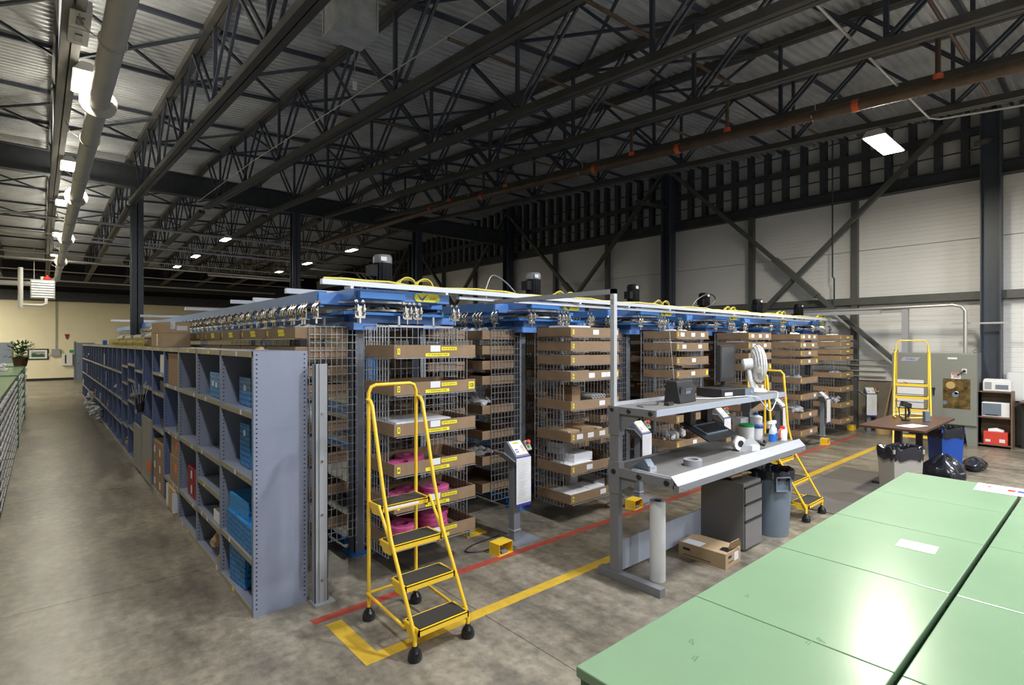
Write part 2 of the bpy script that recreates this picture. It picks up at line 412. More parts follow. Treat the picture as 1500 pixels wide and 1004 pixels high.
# ------------------------------------------------------------------ right wall
ZB0, ZB1 = 5.85, 6.16
wr = obj('wall_right', MB().box(XW+0.12, XW+0.3, -9, YB, 0, 9.6), 'wall_white', kind='structure')
CY = [-6.1, 1.92, 9.93, 18.0, 26.1, 34.2]
posts = []
for i in range(len(CY)-1):
    posts += [CY[i]+(CY[i+1]-CY[i])/3, CY[i]+2*(CY[i+1]-CY[i])/3]
cuts = sorted(CY+posts)
def ribbed(y0, y1, z0, z1):
    b = MB(); n = max(1, int(round((z1-z0)/0.105))); h = (z1-z0)/n; poly = []
    for i in range(n):
        z = z0+i*h
        poly += [(0.0, z+0.002), (0.0, z+h*0.86), (0.006, z+h*0.90), (0.006, z+h*0.97)]
    vs = [(XW+0.05+p[0], y0, p[1]) for p in poly]+[(XW+0.05+p[0], y1, p[1]) for p in poly]; m = len(poly)
    b.add(vs, [(i, m+i, m+i+1, i+1) for i in range(m-1)])
    b.box(XW+0.06, XW+0.12, y0, y1, z0, z1)
    return b
for i in range(len(cuts)-1):
    a, c = cuts[i]+0.006, cuts[i+1]-0.006
    for (z0, z1) in ((1.24, 3.15), (3.20, 4.55), (4.56, 5.9)):
        obj('wall_panel', ribbed(a, c, z0, z1), 'wall_white', wr)
obj('knee_wall', MB().box(XW-0.02, XW+0.12, -9, YB, 0, 1.22), 'concrete_wall', wr)
b = MB(); b.box(XW-0.22, XW+0.02, -9, YB, ZB0, ZB0+0.02); b.box(XW-0.22, XW+0.02, -9, YB, ZB1-0.02, ZB1); b.box(XW-0.06, XW-0.04, -9, YB, ZB0, ZB1)
obj('girt_beam', b, 'steel', wr)
obj('girt_beam', MB().box(XW-0.16, XW, -9, YB, 3.16, 3.34), 'brace', wr)
obj('girt_beam', MB().box(XW-0.12, XW, -9, YB, 6.85, 7.02), 'steel', wr)
yy = -6.0
while yy < 36:
    obj('stud', MB().box(XW-0.10, XW+0.10, yy, yy+0.14, ZB1, 8.9), 'steel', wr); yy += 0.49
for zz in (6.5, 7.4):
    obj('stud_strap', MB().box(XW-0.115, XW-0.10, -6, 36, zz, zz+0.03), 'steel', wr)
for y in posts: obj('wall_post', MB().box(XW-0.13, XW+0.03, y-0.07, y+0.07, 0, ZB0), 'brace', wr)
for i, y in enumerate(CY):
    icol('column', XW-0.27, y, zd(XW, y)-0.1, 'column', 0.34, kind='structure')
for i in range(len(CY)-1):
    a, c = CY[i], CY[i+1]; x = XW-0.33
    top = 7.9
    if i == 0: 
        continue
    for (p, q) in (((x, a, top), (x, c, 0.05)), ((x, c, top), (x, a, 0.05))):
        b = MB(); b.bar(p, q, 0.10, 0.15, up=(1, 0, 0)); obj('brace', b, 'brace', wr)
    m_ = MB().bar((x-.03, (a+c)/2+0.55, (top+.05)/2+0.55), (x-.03, (a+c)/2-0.55, (top+.05)/2-0.55), 0.14, 0.24, up=(1, 0, 0))
    obj('gusset_plate', m_, 'brace', wr)
# knee braces near the wall columns
for y in CY[1:4]:
    b = MB(); b.bar((XW-0.35, y, 6.6), (XW-2.0, y, zb(XW-2, y)+0.1), 0.10, 0.10); obj('knee_brace', b, 'chord', wr)
# ------------------------------------------------------------------ other walls
wb = obj('wall_back', MB().box(-9, 17, YB, YB+0.2, 0, 4.60), 'wall_cream', kind='structure')
obj('beam', MB().box(-9, 16.3, YB-0.25, YB+0.2, 4.60, 5.15), 'steel', wb)
obj('plenum_dark_sheet', MB().box(-9, 17, YB+0.0, YB+0.2, 5.15, 9.5), 'wall_dark', wb)  # black sheet stands in for the shade of the open space above the wall
obj('baseboard_back', MB().box(-9, 1.45, YB-0.02, YB, 0, 0.14), 'hole', kind='structure')
obj('wall_left', MB().box(-9.2, -9, -9, YB, 0, 9.5), 'wall_cream', kind='structure')
obj('wall_front', MB().box(-9, 16.2, -9.2, -9, 0, 9.5), 'wall_white', kind='structure')
d = thing('door_1', 'grey-blue door in the cream back wall beyond the shelving', 'door', (1.9, YB-0.03, 0)); d['kind'] = 'structure'
obj('door_leaf', MB().box(-0.40, 0.48, -0.02, 0.02, 0, 2.18), 'door_blue', d); obj('door_frame', MB().box(-0.47, -0.40, -0.04, 0.03, 0, 2.26), 'door_blue', d)
obj('door_handle', MB().box(-0.35, -0.25, -0.07, -0.02, 1.0, 1.04), 'chrome', d)
d = thing('door_2', 'grey-blue door at the left end of the back wall', 'door', (-1.75, YB-0.03, 0)); d['kind'] = 'structure'
obj('door_leaf', MB().box(-0.5, 0.45, -0.02, 0.02, 0, 2.2), 'door_blue', d); obj('door_frame', MB().box(0.45, 0.52, -0.04, 0.03, 0, 2.28), 'door_blue', d)

# ------------------------------------------------------------------ ceiling fixtures (lit)
def fixture(x, y, z, rz, lab, seg, color, power, rod=None, up=0.0):
    t = thing('ceiling_light', lab, 'ceiling light', (x, y, z), rz, seg)
    L, W = (1.15, 0.30) if rz else (0.66, 0.19)
    b = MB(); b.prism([(-W/2-0.02, 0.0), (W/2+0.02, 0.0), (W/2-0.05, 0.10), (-W/2+0.05, 0.10)], 'y', -L/2-0.03, L/2+0.03)
    obj('housing', b, 'fixture', t)
    obj('lens', MB().box(-W/2, W/2, -L/2, L/2, -0.012, 0.0), 'lens', t)
    rod = rod or (zb(x, y)-z)
    obj('hanger', MB().box(-0.012, 0.012, -0.012, 0.012, 0.10, max(rod, 0.14)), 'conduit', t)
    li = bpy.data.lights.new('lamp_light', 'AREA'); li.shape = 'RECTANGLE'; li.size = W; li.size_y = L; li.energy = power; li.color = color
    lo = bpy.data.objects.new('lamp_light', li); COL.objects.link(lo); lo.parent = t; lo.location = (0, 0, -0.02)
    if up <= 0: return t
    l2 = bpy.data.lights.new('lamp_uplight', 'AREA'); l2.shape = 'RECTANGLE'; l2.size = W*0.6; l2.size_y = L; l2.energy = FIX_POWER*up; l2.color = color
    lo = bpy.data.objects.new('lamp_uplight', l2); COL.objects.link(lo); lo.parent = t; lo.location = (0, 0, 0.12); lo.rotation_euler = (R(180), 0, 0)
    return t
G1, G2, G3 = 'lamps under the truss beside the ventilation pipe', 'lamps over the middle carousels', 'lamps over the far carousels'
for i, y in enumerate([-2.3, 2.6, 7.9, 12.9, 17.7, 22.7, 27.6]):
    o_ = 'lit lamp in the row beside the white pipe, ' + (['behind the camera', 'just above the camera', 'nearest visible', 'second visible', 'third visible', 'fourth visible', 'farthest'][i])
    fixture(0.37, y, zb(0.2, y)-0.08, 0, o_, G1, WARM if i > 1 else NEUTRAL, FIX_POWER*(0.55 if i > 1 else 0.60), up=0.30)
for i, y in enumerate([-4.5, 1.0, 19.3, 23.8, 27.6]):
    fixture(4.5, y, zb(4.5, y)-0.22 if y < 18 else 5.55, 0, 'lit lamp over the middle carousels, ' + ['well behind the camera', 'above the camera', 'nearest of three', 'middle of three', 'farthest of three'][i], G2, WARM if y > 3 else NEUTRAL, FIX_POWER*(0.4 if y > 18 else 1.7), up=0.10 if y < 3 else 0)
for i, y in enumerate([-6.5, -1.6, 18.8, 23.2, 26.9]):
    fixture(8.6, y, zb(8.6, y)-0.25 if y < 18 else 5.6, 0, 'lit lamp over the far carousels, ' + ['well behind the camera', 'behind the camera', 'nearest of three', 'middle of three', 'farthest of three'][i], G3, WARM if y > 3 else NEUTRAL, FIX_POWER*(0.4 if y > 18 else 1.7), up=0.06 if y < 3 else 0)
fixture(10.95, 2.75, 5.62, R(90), 'big lit lamp hanging in front of the right wall', 'lamp near the right wall', WARM, FIX_POWER*1.7)
fixture(12.8, -1.8, 5.5, R(90), 'lit lamp near the right wall beyond the picture edge', 'lamp near the right wall beyond the edge', NEUTRAL, FIX_POWER*1.3)
for i, y in enumerate([10, 18.5, 26, 32, 37.2]):  # unseen lamp row, added to brighten the back wall and left deck
    fixture(-4.2, y, 5.3, 0, 'added fill lamp left of the picture, %s from the camera' % od(i), 'added fill lamps left of the picture', WARM, FIX_POWER*(0.5 if i < 3 else 2.6), up=0.15 if i < 3 else 0)
# ------------------------------------------------------------------ overhead pipes and ducts
t = thing('ventilation_pipe', 'fat white ventilation pipe running down the aisle under the roof', 'pipe', (0.50, 0, 0))
pz = lambda y: 5.02
obj('pipe', MB().tube([(0, -5, 5.0), (0, 29.2, 5.0), (0, 29.7, 4.9), (-0.2, 29.9, 4.75), (-0.6, 30, 4.65), (-3.1, 30, 4.62), (-3.4, 30, 4.5), (-3.4, 30, 4.2), (-2.9, 30, 3.9), (-2.8, 30, 3.6)], 0.102, 20), 'pipe_white', t, smooth=True)
for y in (2.6, 7.9, 13.3, 18.8, 24.2):
    obj('flange', MB().lathe([(0.10, -0.02), (0.18, -0.02), (0.18, 0.02), (0.10, 0.02)], (0, y, 5.0), 24, Matrix.Rotation(R(90), 3, 'X')), 'pipe_white', t, smooth=True)
for y in (6.2, 9.4, 11.6, 16, 21, 26):
    b = MB(); b.tube([(0.112*math.cos(a), y, 5.0+0.112*math.sin(a)) for a in [k*math.pi/8 for k in range(16)]], 0.007, 5, True)
    b.tube([(-0.13, y, 5.0), (-0.22, y, 5.06), (-0.25, y+0.05, 5.2)], 0.008, 5)
    obj('hanger_ring', b, 'conduit', t)
t = thing('sprinkler_pipe', 'long brown sprinkler main with orange couplings under the right trusses', 'pipe', (8.45, 0, 0))
sp = lambda y: zb(8.6, y)-0.22 if y < 18 else zb(8.6, 18)-0.22
obj('main_pipe', MB().tube([(0, -6, sp(-6)), (0, 12, sp(12)), (0, 32, sp(18))], 0.075, 12), 'pipe_brown', t, smooth=True)
for y in (0.4, 3.0, 7.5, 11.5):
    b = MB(); b.tube([(-0.08, y, sp(y)-0.02), (0, y, sp(y)-0.085), (0.08, y, sp(y)-0.02), (0.08, y, sp(y)+0.2), (0.0, y+0.1, zb(9, y)+0.1)], 0.008, 5); obj('pipe_hanger', b, 'conduit', t)
for i, y in enumerate((1.55, 4.3, 6.2, 9.9, 12.3)):
    b = MB(); b.tube([(0, y, sp(y)), (0, y, sp(y)+0.75)], 0.03, 8); b.tube([(-4.2, y, sp(y)+0.75), (4.2, y, sp(y)+0.75+0.3)], 0.026, 8)
    obj('branch_pipe', b, 'pipe_brown', t, smooth=True)
    obj('coupling', MB().cyl((0, y, sp(y)+0.07), 0.055, 0, 0.07, 10), 'orange', t); obj('coupling', MB().cyl((0, y, sp(y)+0.70), 0.05, 0, 0.07, 10), 'orange', t)
    obj('coupling', MB().lathe([(0.085, -0.04), (0.085, 0.04)], (0, y+0.9, sp(y+0.9)), 12, Matrix.Rotation(R(90), 3, 'X')), 'orange', t)
obj('conduit_run', MB().tube([(5.2, 2.1, 5.66), (10.8, 2.1, 5.84), (11.0, 2.0, 5.84), (11.2, 1.4, 5.84), (11.2, 0.2, 5.72), (11.2, -2, 5.6)], 0.017, 8), 'conduit', smooth=True, label='thin pale conduit crossing below the trusses to the right lamp', cat='conduit')
obj('conduit_run', MB().tube([(3.2, 17, 6.05), (3.2, 11.5, 5.85), (3.35, 4, 5.5), (3.35, 0, 5.3)], 0.007, 6), 'conduit', smooth=True, label='thin pale conduit alongside the second truss right of the pipe', cat='conduit')
for i, (y, z) in enumerate(((20.2, 5.75), (22.3, 5.6), (24.2, 5.75), (26.2, 5.45), (28.6, 5.5), (31.5, 5.35), (34.5, 5.2))):
    b = MB(); b.tube([(-4, y, z+0.05), (9.6+i*0.2, y, z)], 0.022 if i % 2 else 0.04, 6)
    obj('conduit_run', b, 'conduit', smooth=True, label='horizontal conduit crossing the far bay, %s behind the dark girder' % od(i), cat='conduit')
b = MB(); b.tube([(10.4, 29.0, 0), (10.4, 29.0, 5.0), (10.3, 29, 5.3), (10.0, 29, 5.45), (6, 29, 5.45)], 0.06, 10)
obj('riser_pipe', b, 'conduit', smooth=True, label='grey riser pipe bending at the top behind the carousels', cat='pipe')
t = thing('cable_risers', 'bundle of upright pale conduits near the far right wall', 'conduit', (11.5, 24, 0))
for i in range(4): obj('riser', MB().tube([(i*0.28, 0, 0), (i*0.28, 0, 5.2), (i*0.28-0.3, 0, 5.5), (-2.5, 0, 5.5)], 0.035, 8), 'conduit', t, smooth=True)
# duct stub box
t = thing('duct_box', 'square galvanised duct stub hanging from the roof', 'duct', (2.82, 6.2, 5.92))
b = MB(); hh = zd(2.8, 6)-5.98; s = 0.235
b.box(-s, s, -s, s, 0, hh); obj('duct', b, 'galv', t)
b = MB(); 
for sx in (-1, 1):
    for sy in (-1, 1): b.box(sx*s-0.012, sx*s+0.012, sy*s-0.012, sy*s+0.012, 0, hh)
for sg in (-1, 1): b.box(-s-.013, s+.013, sg*s-.013, sg*s+.013, -0.004, 0.016); b.box(sg*s-.013, sg*s+.013, -s+.014, s-.014, -0.004, 0.016)
obj('corner_seam', b, 'galv', t)
t = thing('pull_chain', 'thin hanging chain with a small white tag below the duct stub', 'chain', (3.2, 6.9, 5.69))
obj('chain', MB().tube([(0, 0, 0.05), (0, 0, zd(3.2, 6.9)-5.67)], 0.004, 5), 'conduit', t); obj('tag', MB().box(-0.03, 0.03, -0.004, 0.004, -0.06, 0.06), 'white', t)
# ballast box beside the near lamp
t = thing('ballast_box', 'pale rectangular ballast box with dark sockets beside the nearest lamp', 'electrical box', (0.27, 6.55, 5.2))
for i in range(2):
    c = obj('casing', MB().box(-0.08, 0.08, i*0.36-0.35, i*0.36-0.01, -0.02, 0.10), 'white', t)
    obj('socket', MB().box(-0.03, 0.03, i*0.36-0.25, i*0.36-0.1, -0.03, -0.02), 'black', c)
obj('bracket', MB().box(-0.02, 0.02, -0.3, 0.3, 0.10, 0.2), 'white', t)
# unit heater at the far end of the aisle
t = thing('unit_heater', 'louvred grey unit heater hanging above the far aisle', 'heater', (0.02, 28.9, 3.98))
obj('casing', MB().box(-0.36, 0.40, -0.02, 0.5, 0, 0.76), 'stone', t)
for k in range(7): obj('louvre', MB().box(-0.33, 0.37, -0.06, -0.02, 0.04+k*0.10, 0.10+k*0.10), 'white', t)
obj('valve', MB().lathe([(0.05, 0), (0.14, 0.02), (0.14, 0.09), (0.05, 0.14), (0.03, 0.2)], (0.15, 0.1, 0.77), 12), 'red', t, smooth=True)
obj('hanger_rod', MB().tube([(-0.25, 0.2, 0.76), (-0.25, 0.2, 2.2)], 0.015, 6), 'conduit', t)
obj('heater_pipe', MB().tube([(-0.65, -0.05, -0.4), (-0.65, -0.05, 1.2)], 0.085, 10).tube([(-0.65, -0.05, -0.28), (0.0, -0.05, -0.28), (0.12, -0.05, -0.2), (0.12, 0, 0.02)], 0.055, 8).tube([(0.0, 0.1, 0.76), (0.0, 0.1, 0.9)], 0.06, 8), 'pipe_white', t, smooth=True)

# ------------------------------------------------------------------ carousels
PITCH = 2.29; XC0 = 2.83; NC = 6
CN = ['nearest', 'second', 'third', 'fourth', 'fifth', 'farthest']
TW, TD, TH = 0.92, 0.58, 0.115
# shared meshes
def wire_panel(wid, hgt, nv, nh, ax):
    b = MB(); w_ = 0.0055
    def P(a, z): return (a, 0, z) if ax == 'x' else (0, a, z)
    for i in range(nv+1):
        a = wid*i/nv; b.bar(P(a, 0), P(a, hgt), w_, w_)
    for j in range(nh+1):
        z = hgt*j/nh; b.bar(P(0, z), P(wid, z), w_, w_)
    b.tube([P(0, 0), P(wid, 0), P(wid, hgt), P(0, hgt)], 0.005, 5, True)
    return b.mesh('wire_panel', 'wire')
CH = 2.16
SIDE = wire_panel(0.50, CH, 9, 27, 'y'); BACK = wire_panel(0.90, CH, 13, 20, 'x')
def tray_mesh(w_, d_, h_):
    b = MB(); t_ = 0.007
    b.box(-w_/2, w_/2, 0, d_, 0, t_)
    b.box(-w_/2, w_/2, 0, t_, t_, h_); b.box(-w_/2, w_/2, d_-t_, d_, t_, h_)
    b.box(-w_/2, -w_/2+t_, t_, d_-t_, t_, h_); b.box(w_/2-t_, w_/2, t_, d_-t_, t_, h_)
    return b.mesh('cardboard_tray', 'board_dark')
TRAY = tray_mesh(TW, TD, TH); TRAYS = tray_mesh(TW*0.94, 0.52, TH*0.95)
TAG = MB().box(-0.014, 0.014, -0.002, 0, -0.028, 0.028).mesh('tag', 'yellow_tag')
LBL = MB().box(-0.055, 0.055, -0.002, 0, -0.03, 0.03).mesh('label', 'paper')
STRIP = MB().box(-0.135, 0.135, -0.002, 0, -0.016, 0.016).mesh('label', 'yellow_tag')
STRIPS = MB().box(-0.09, 0.09, -0.002, 0, -0.016, 0.016).mesh('label', 'yellow_tag')
def carrier(lab, x, y, rz, group, nback=True):
    """local: front at -Y, x centred, y 0..0.5"""
    t = thing('wire_carrier', lab, 'wire rack', (x, y, 0.20), rz, group)
    obj('side_panel', SIDE, parent=t, loc=(-TW/2+0.01, 0, 0)); obj('side_panel', SIDE, parent=t, loc=(TW/2-0.01, 0, 0))
    if nback: obj('back_panel', BACK, parent=t, loc=(-TW/2+0.01, 0.5, 0))
    b = MB(); b.bar((-TW/2+0.01, 0.25, CH), (TW/2-0.01, 0.25, CH), 0.02, 0.02)
    for s in (-0.2, 0.2): b.bar((s, 0.25, CH), (s, 0.25, CH+0.10), 0.02, 0.02)
    obj('hanger_bar', b, 'wire', t)
    return t
def tray_set(x, y, rz, levels, labf, group, kind, first, tags=True):
    """trays in a carrier whose front line is at local y=0, trays poke 0.12 out"""
    out = []; Rz = Matrix.Rotation(rz, 4, 'Z')
    for i, z in enumerate(levels):
        off = Rz @ Vector((0, -0.13, 0))
        o = obj('cardboard_tray', TRAY if first else TRAYS, loc=(x+off.x, y+off.y, z), rot=(0, 0, rz), label=labf(i), cat='tray', group=group)
        if tags: obj('number_tag', TAG, parent=o, loc=(-TW/2+0.045, -0.001, TH*0.5))
        # the wires that carry the tray
        out.append(o)
    return out
RUN = MB()
for s in (-0.14, 0.0, 0.14, 0.3): RUN.bar((-TW/2+0.01, s+0.06, -0.006), (TW/2-0.01, s+0.06, -0.006), 0.006, 0.006)
RUNM = RUN.mesh('shelf_wires', 'wire')
CAP = {}
def trolley_mesh():
    b = MB(); b.m = 0
    for s in (-1, 1):
        b.tube([(0.0, s*0.045, 0.14), (-0.05, s*0.045, 0.10), (-0.06, s*0.045, 0.02), (-0.02, s*0.045, -0.03)], 0.012, 6)
        b.lathe([(0.022, -0.012), (0.022, 0.012)], (0.0, s*0.045, 0.145), 8, Matrix.Rotation(R(90), 3, 'Y'))
        b.lathe([(0.018, -0.01), (0.018, 0.01)], (-0.06, s*0.045, 0.05), 8, Matrix.Rotation(R(90), 3, 'Y'))
    b.box(-0.03, -0.02, -0.07, 0.07, -0.05, 0.09); b.box(-0.05, 0.03, -0.06, 0.06, -0.06, -0.05)
    b.bar((-0.02, 0, -0.05), (-0.02, 0, -0.12), 0.02, 0.02)
    b.tube([(-0.025, -0.06, 0.02), (-0.05, -0.02, -0.03), (-0.05, 0.02, -0.03), (-0.025, 0.06, 0.02)], 0.006, 5)
    b.v = [(p[0]*0.75, p[1]*0.75, p[2]*0.80-0.045) for p in b.v]
    return b.mesh('trolley', 'chrome', True)
TRO = trolley_mesh()
FZ = [[2.06, 1.715, 1.34, 0.975, 0.64, 0.31], [2.27, 2.10, 1.93, 1.735, 1.38, 1.0, 0.61, 0.26], [2.26, 2.08, 1.87, 1.67, 1.30, 1.0, 0.62, 0.26],
      [2.26, 2.09, 1.90, 1.70, 1.34, 0.98, 0.62, 0.26], [2.26, 2.09, 1.92, 1.75, 1.36, 1.02, 0.64, 0.28], [2.26, 2.10, 1.93, 1.78, 1.38, 1.05, 0.68, 0.30]]
LZ = [2.24, 2.05, 1.86, 1.67, 1.30, 0.98, 0.66, 0.32]
def carousel(k):
    xc = XC0+PITCH*k; ylen = 24.5 if k < 3 else 20
    t = thing('storage_carousel', '%s blue-headed motorised storage carousel' % CN[k] + (' beside the grey shelving' if k == 0 else ''), 'carousel', (xc, 0, 0), 0, 'row of storage carousels')
    # side track beams
    for s in (-1, 1):
        b = MB(); b.box(s*0.70-0.05, s*0.70+0.05, 5.35, ylen, 2.60, 2.72); b.box(s*0.70-0.02, s*0.70+0.02, 5.35, ylen, 2.56, 2.60)
        obj('track_beam', b, 'blue', t)
        b = MB(); b.box(s*0.62-0.03, s*0.62+0.03, 5.35, ylen, 2.50, 2.53); obj('lower_rail', b, 'chrome' if False else 'post', t)
        b = MB(); b.box(s*0.42-0.05, s*0.42+0.05, 5.35, ylen, 2.42, 2.47); obj('lower_beam', b, 'blue', t)
    # drum head
    b = MB(); hd = []
    for i in range(13):
        a = math.pi+math.pi*i/12; hd.append((0.56*math.cos(a), 5.42+0.42*math.sin(a)))
    hd += [(0.56, 6.3), (-0.56, 6.3)]
    b.prism(hd, 'z', 2.605, 2.625)
    obj('drum_rim', b, 'alu', t)
    b = MB(); b.box(-0.52, 0.60, 4.98, 6.2, 2.625, 2.735); b.box(-0.74, 0.74, 5.33, 5.56, 2.585, 2.705); obj('drive_head', b, 'blue_light', t, bevel=0.008)
    b = MB(); b.box(-0.50, 0.0, 4.90, 4.98, 2.635, 2.705); obj('bumper_block', b, 'blue', t)
    b = MB(); b.lathe([(0.46, 2.52), (0.46, 2.54)], (0, 5.45, 0), 24); b.lathe([(0.12, 2.54), (0.12, 2.605)], (0, 5.45, 0), 12)
    for i in range(10):
        a = 2*math.pi*i/10; b.bar((0.12*math.cos(a), 5.45+0.12*math.sin(a), 2.62), (0.45*math.cos(a), 5.45+0.45*math.sin(a), 2.53), 0.02, 0.012)
    obj('drum', b, 'chrome', t, smooth=True)
    obj('lower_head', MB().box(-0.62, 0.62, 5.0, 5.6, 2.478, 2.505), 'blue', t)
    # logo plate
    pl = MB(); poly = []
    for i in range(9):
        a = -math.pi/2+math.pi*i/8; poly.append((0.42+0.045*math.cos(a), 2.680+0.045*math.sin(a)))
    for i in range(9):
        a = math.pi/2+math.pi*i/8; poly.append((0.19+0.045*math.cos(a), 2.680+0.045*math.sin(a)))
    pl.prism(poly, 'y', 4.968, 4.979); lp = obj('logo_plate', pl, 'logo_yellow', t)
    m_ = MB()
    m_.prism([(0.185, 2.716), (0.235, 2.668), (0.25, 2.643), (0.215, 2.663)], 'y', 4.964, 4.968)
    m_.prism([(0.305, 2.718), (0.262, 2.668), (0.245, 2.640), (0.235, 2.668)], 'y', 4.963, 4.968)
    obj('bird_mark', m_, 'logo_blue', lp)
    text('Vidir', 0.05, 'logo_orange', lp, (0.375, 4.966, 2.678))
    # cap beam and posts
    b = MB(); b.box(-0.42, 0.80, 5.14, 5.42, 2.405, 2.478); b.box(-0.46, -0.20, 5.13, 5.44, 2.33, 2.405); b.box(0.36, 0.58, 5.13, 5.44, 2.35, 2.405); obj('cap_beam', b, 'blue_light', t)
    for (px, w_) in ((-0.33, 0.13), (0.43, 0.10)):
        b = MB(); b.box(px-w_/2, px-w_/2+0.012, 5.26, 5.40, 0.02, 2.41); b.box(px+w_/2-0.012, px+w_/2, 5.26, 5.40, 0.02, 2.41); b.box(px-w_/2, px+w_/2, 5.26, 5.27, 0.02, 2.41)
        p = obj('post', b, 'post', t)
        b = MB()
        for j in range(18): b.lathe([(0.009, 0), (0.009, 0.006)], (px+w_/2-0.0, 5.31, 0.12+j*0.125), 6, Matrix.Rotation(R(90), 3, 'Y'))
        for j in range(18): b.box(px-w_/2+0.02, px-w_/2+0.03, 5.254, 5.26, 0.12+j*0.125, 0.13+j*0.125)
        obj('bolts', b, 'chrome', p, kind='stuff')
        obj('foot_plate', MB().box(px-0.12, px+0.12, 5.2, 5.46, 0, 0.02), 'blue', p)
    for yy in (9.5, 14, 18.5):
        obj('post', MB().box(-0.06, 0.06, yy, yy+0.12, 0, 2.6), 'post', t)
        obj('cross_beam', MB().box(-0.7, 0.7, yy, yy+0.1, 2.60, 2.68), 'blue', t)
    obj('floor_rail', MB().box(-0.40, -0.34, 5.5, ylen, 0.04, 0.12).box(0.34, 0.40, 5.5, ylen, 0.04, 0.12), 'blue', t)
    # motor
    b = MB(); b.lathe([(0.13, 2.735), (0.13, 2.81), (0.085, 2.83), (0.095, 2.845), (0.098, 3.08)], (0, 5.40, 0), 20)
    for i in range(16):
        a = 2*math.pi*i/16; b.bar((0.098*math.cos(a), 5.40+0.098*math.sin(a), 2.85), (0.098*math.cos(a), 5.40+0.098*math.sin(a), 3.07), 0.008, 0.008)
    mo = obj('motor', b, 'motor', t, smooth=True)
    obj('motor_cowl', MB().lathe([(0.103, 3.07), (0.105, 3.13), (0.09, 3.16), (0.02, 3.17)], (0, 5.40, 0), 20), 'motor_cap' if k < 2 else 'motor', mo, smooth=True)
    obj('rating_plate', MB().box(-0.075, -0.01, 5.288, 5.296, 3.085, 3.13), 'white', mo)
    obj('terminal_box', MB().box(-0.17, -0.09, 5.34, 5.46, 2.92, 3.04), 'motor', mo)
    # yellow cable coil around the motor foot
    b = MB()
    for q in range(3):
        for c in (0.05, 0.26):
            b.tube([(c+(0.12-0.012*q)*math.cos(a), 4.97-q*0.014, 2.80+(0.060+0.010*q)*math.sin(a)) for a in [j*math.pi/8 for j in range(9)]], 0.0075, 6)
    obj('cable_coil', b, 'yellow_cable', t, smooth=True)
    # trolleys
    n_l = 58 if k == 0 else (16 if k < 3 else 8)
    for i in range(n_l):
        y = 5.3+i*0.31
        for dy in ((0.0, 0.075) if i % 3 and i < 20 else (0.0,)):
            obj('trolley', TRO, parent=t, loc=(-0.76, y+dy, 2.53))
    for x_ in (-0.5, 0.02, 0.14, 0.62):
        obj('trolley', TRO, parent=t, loc=(x_, 4.92, 2.53), rot=(0, 0, R(90)))
    for i in range(5 if k < 5 else 3):
        obj('trolley', TRO, parent=t, loc=(0.80, 5.5+i*0.6, 2.53), rot=(0, 0, R(180)))
    return t
for k in range(NC): carousel(k)

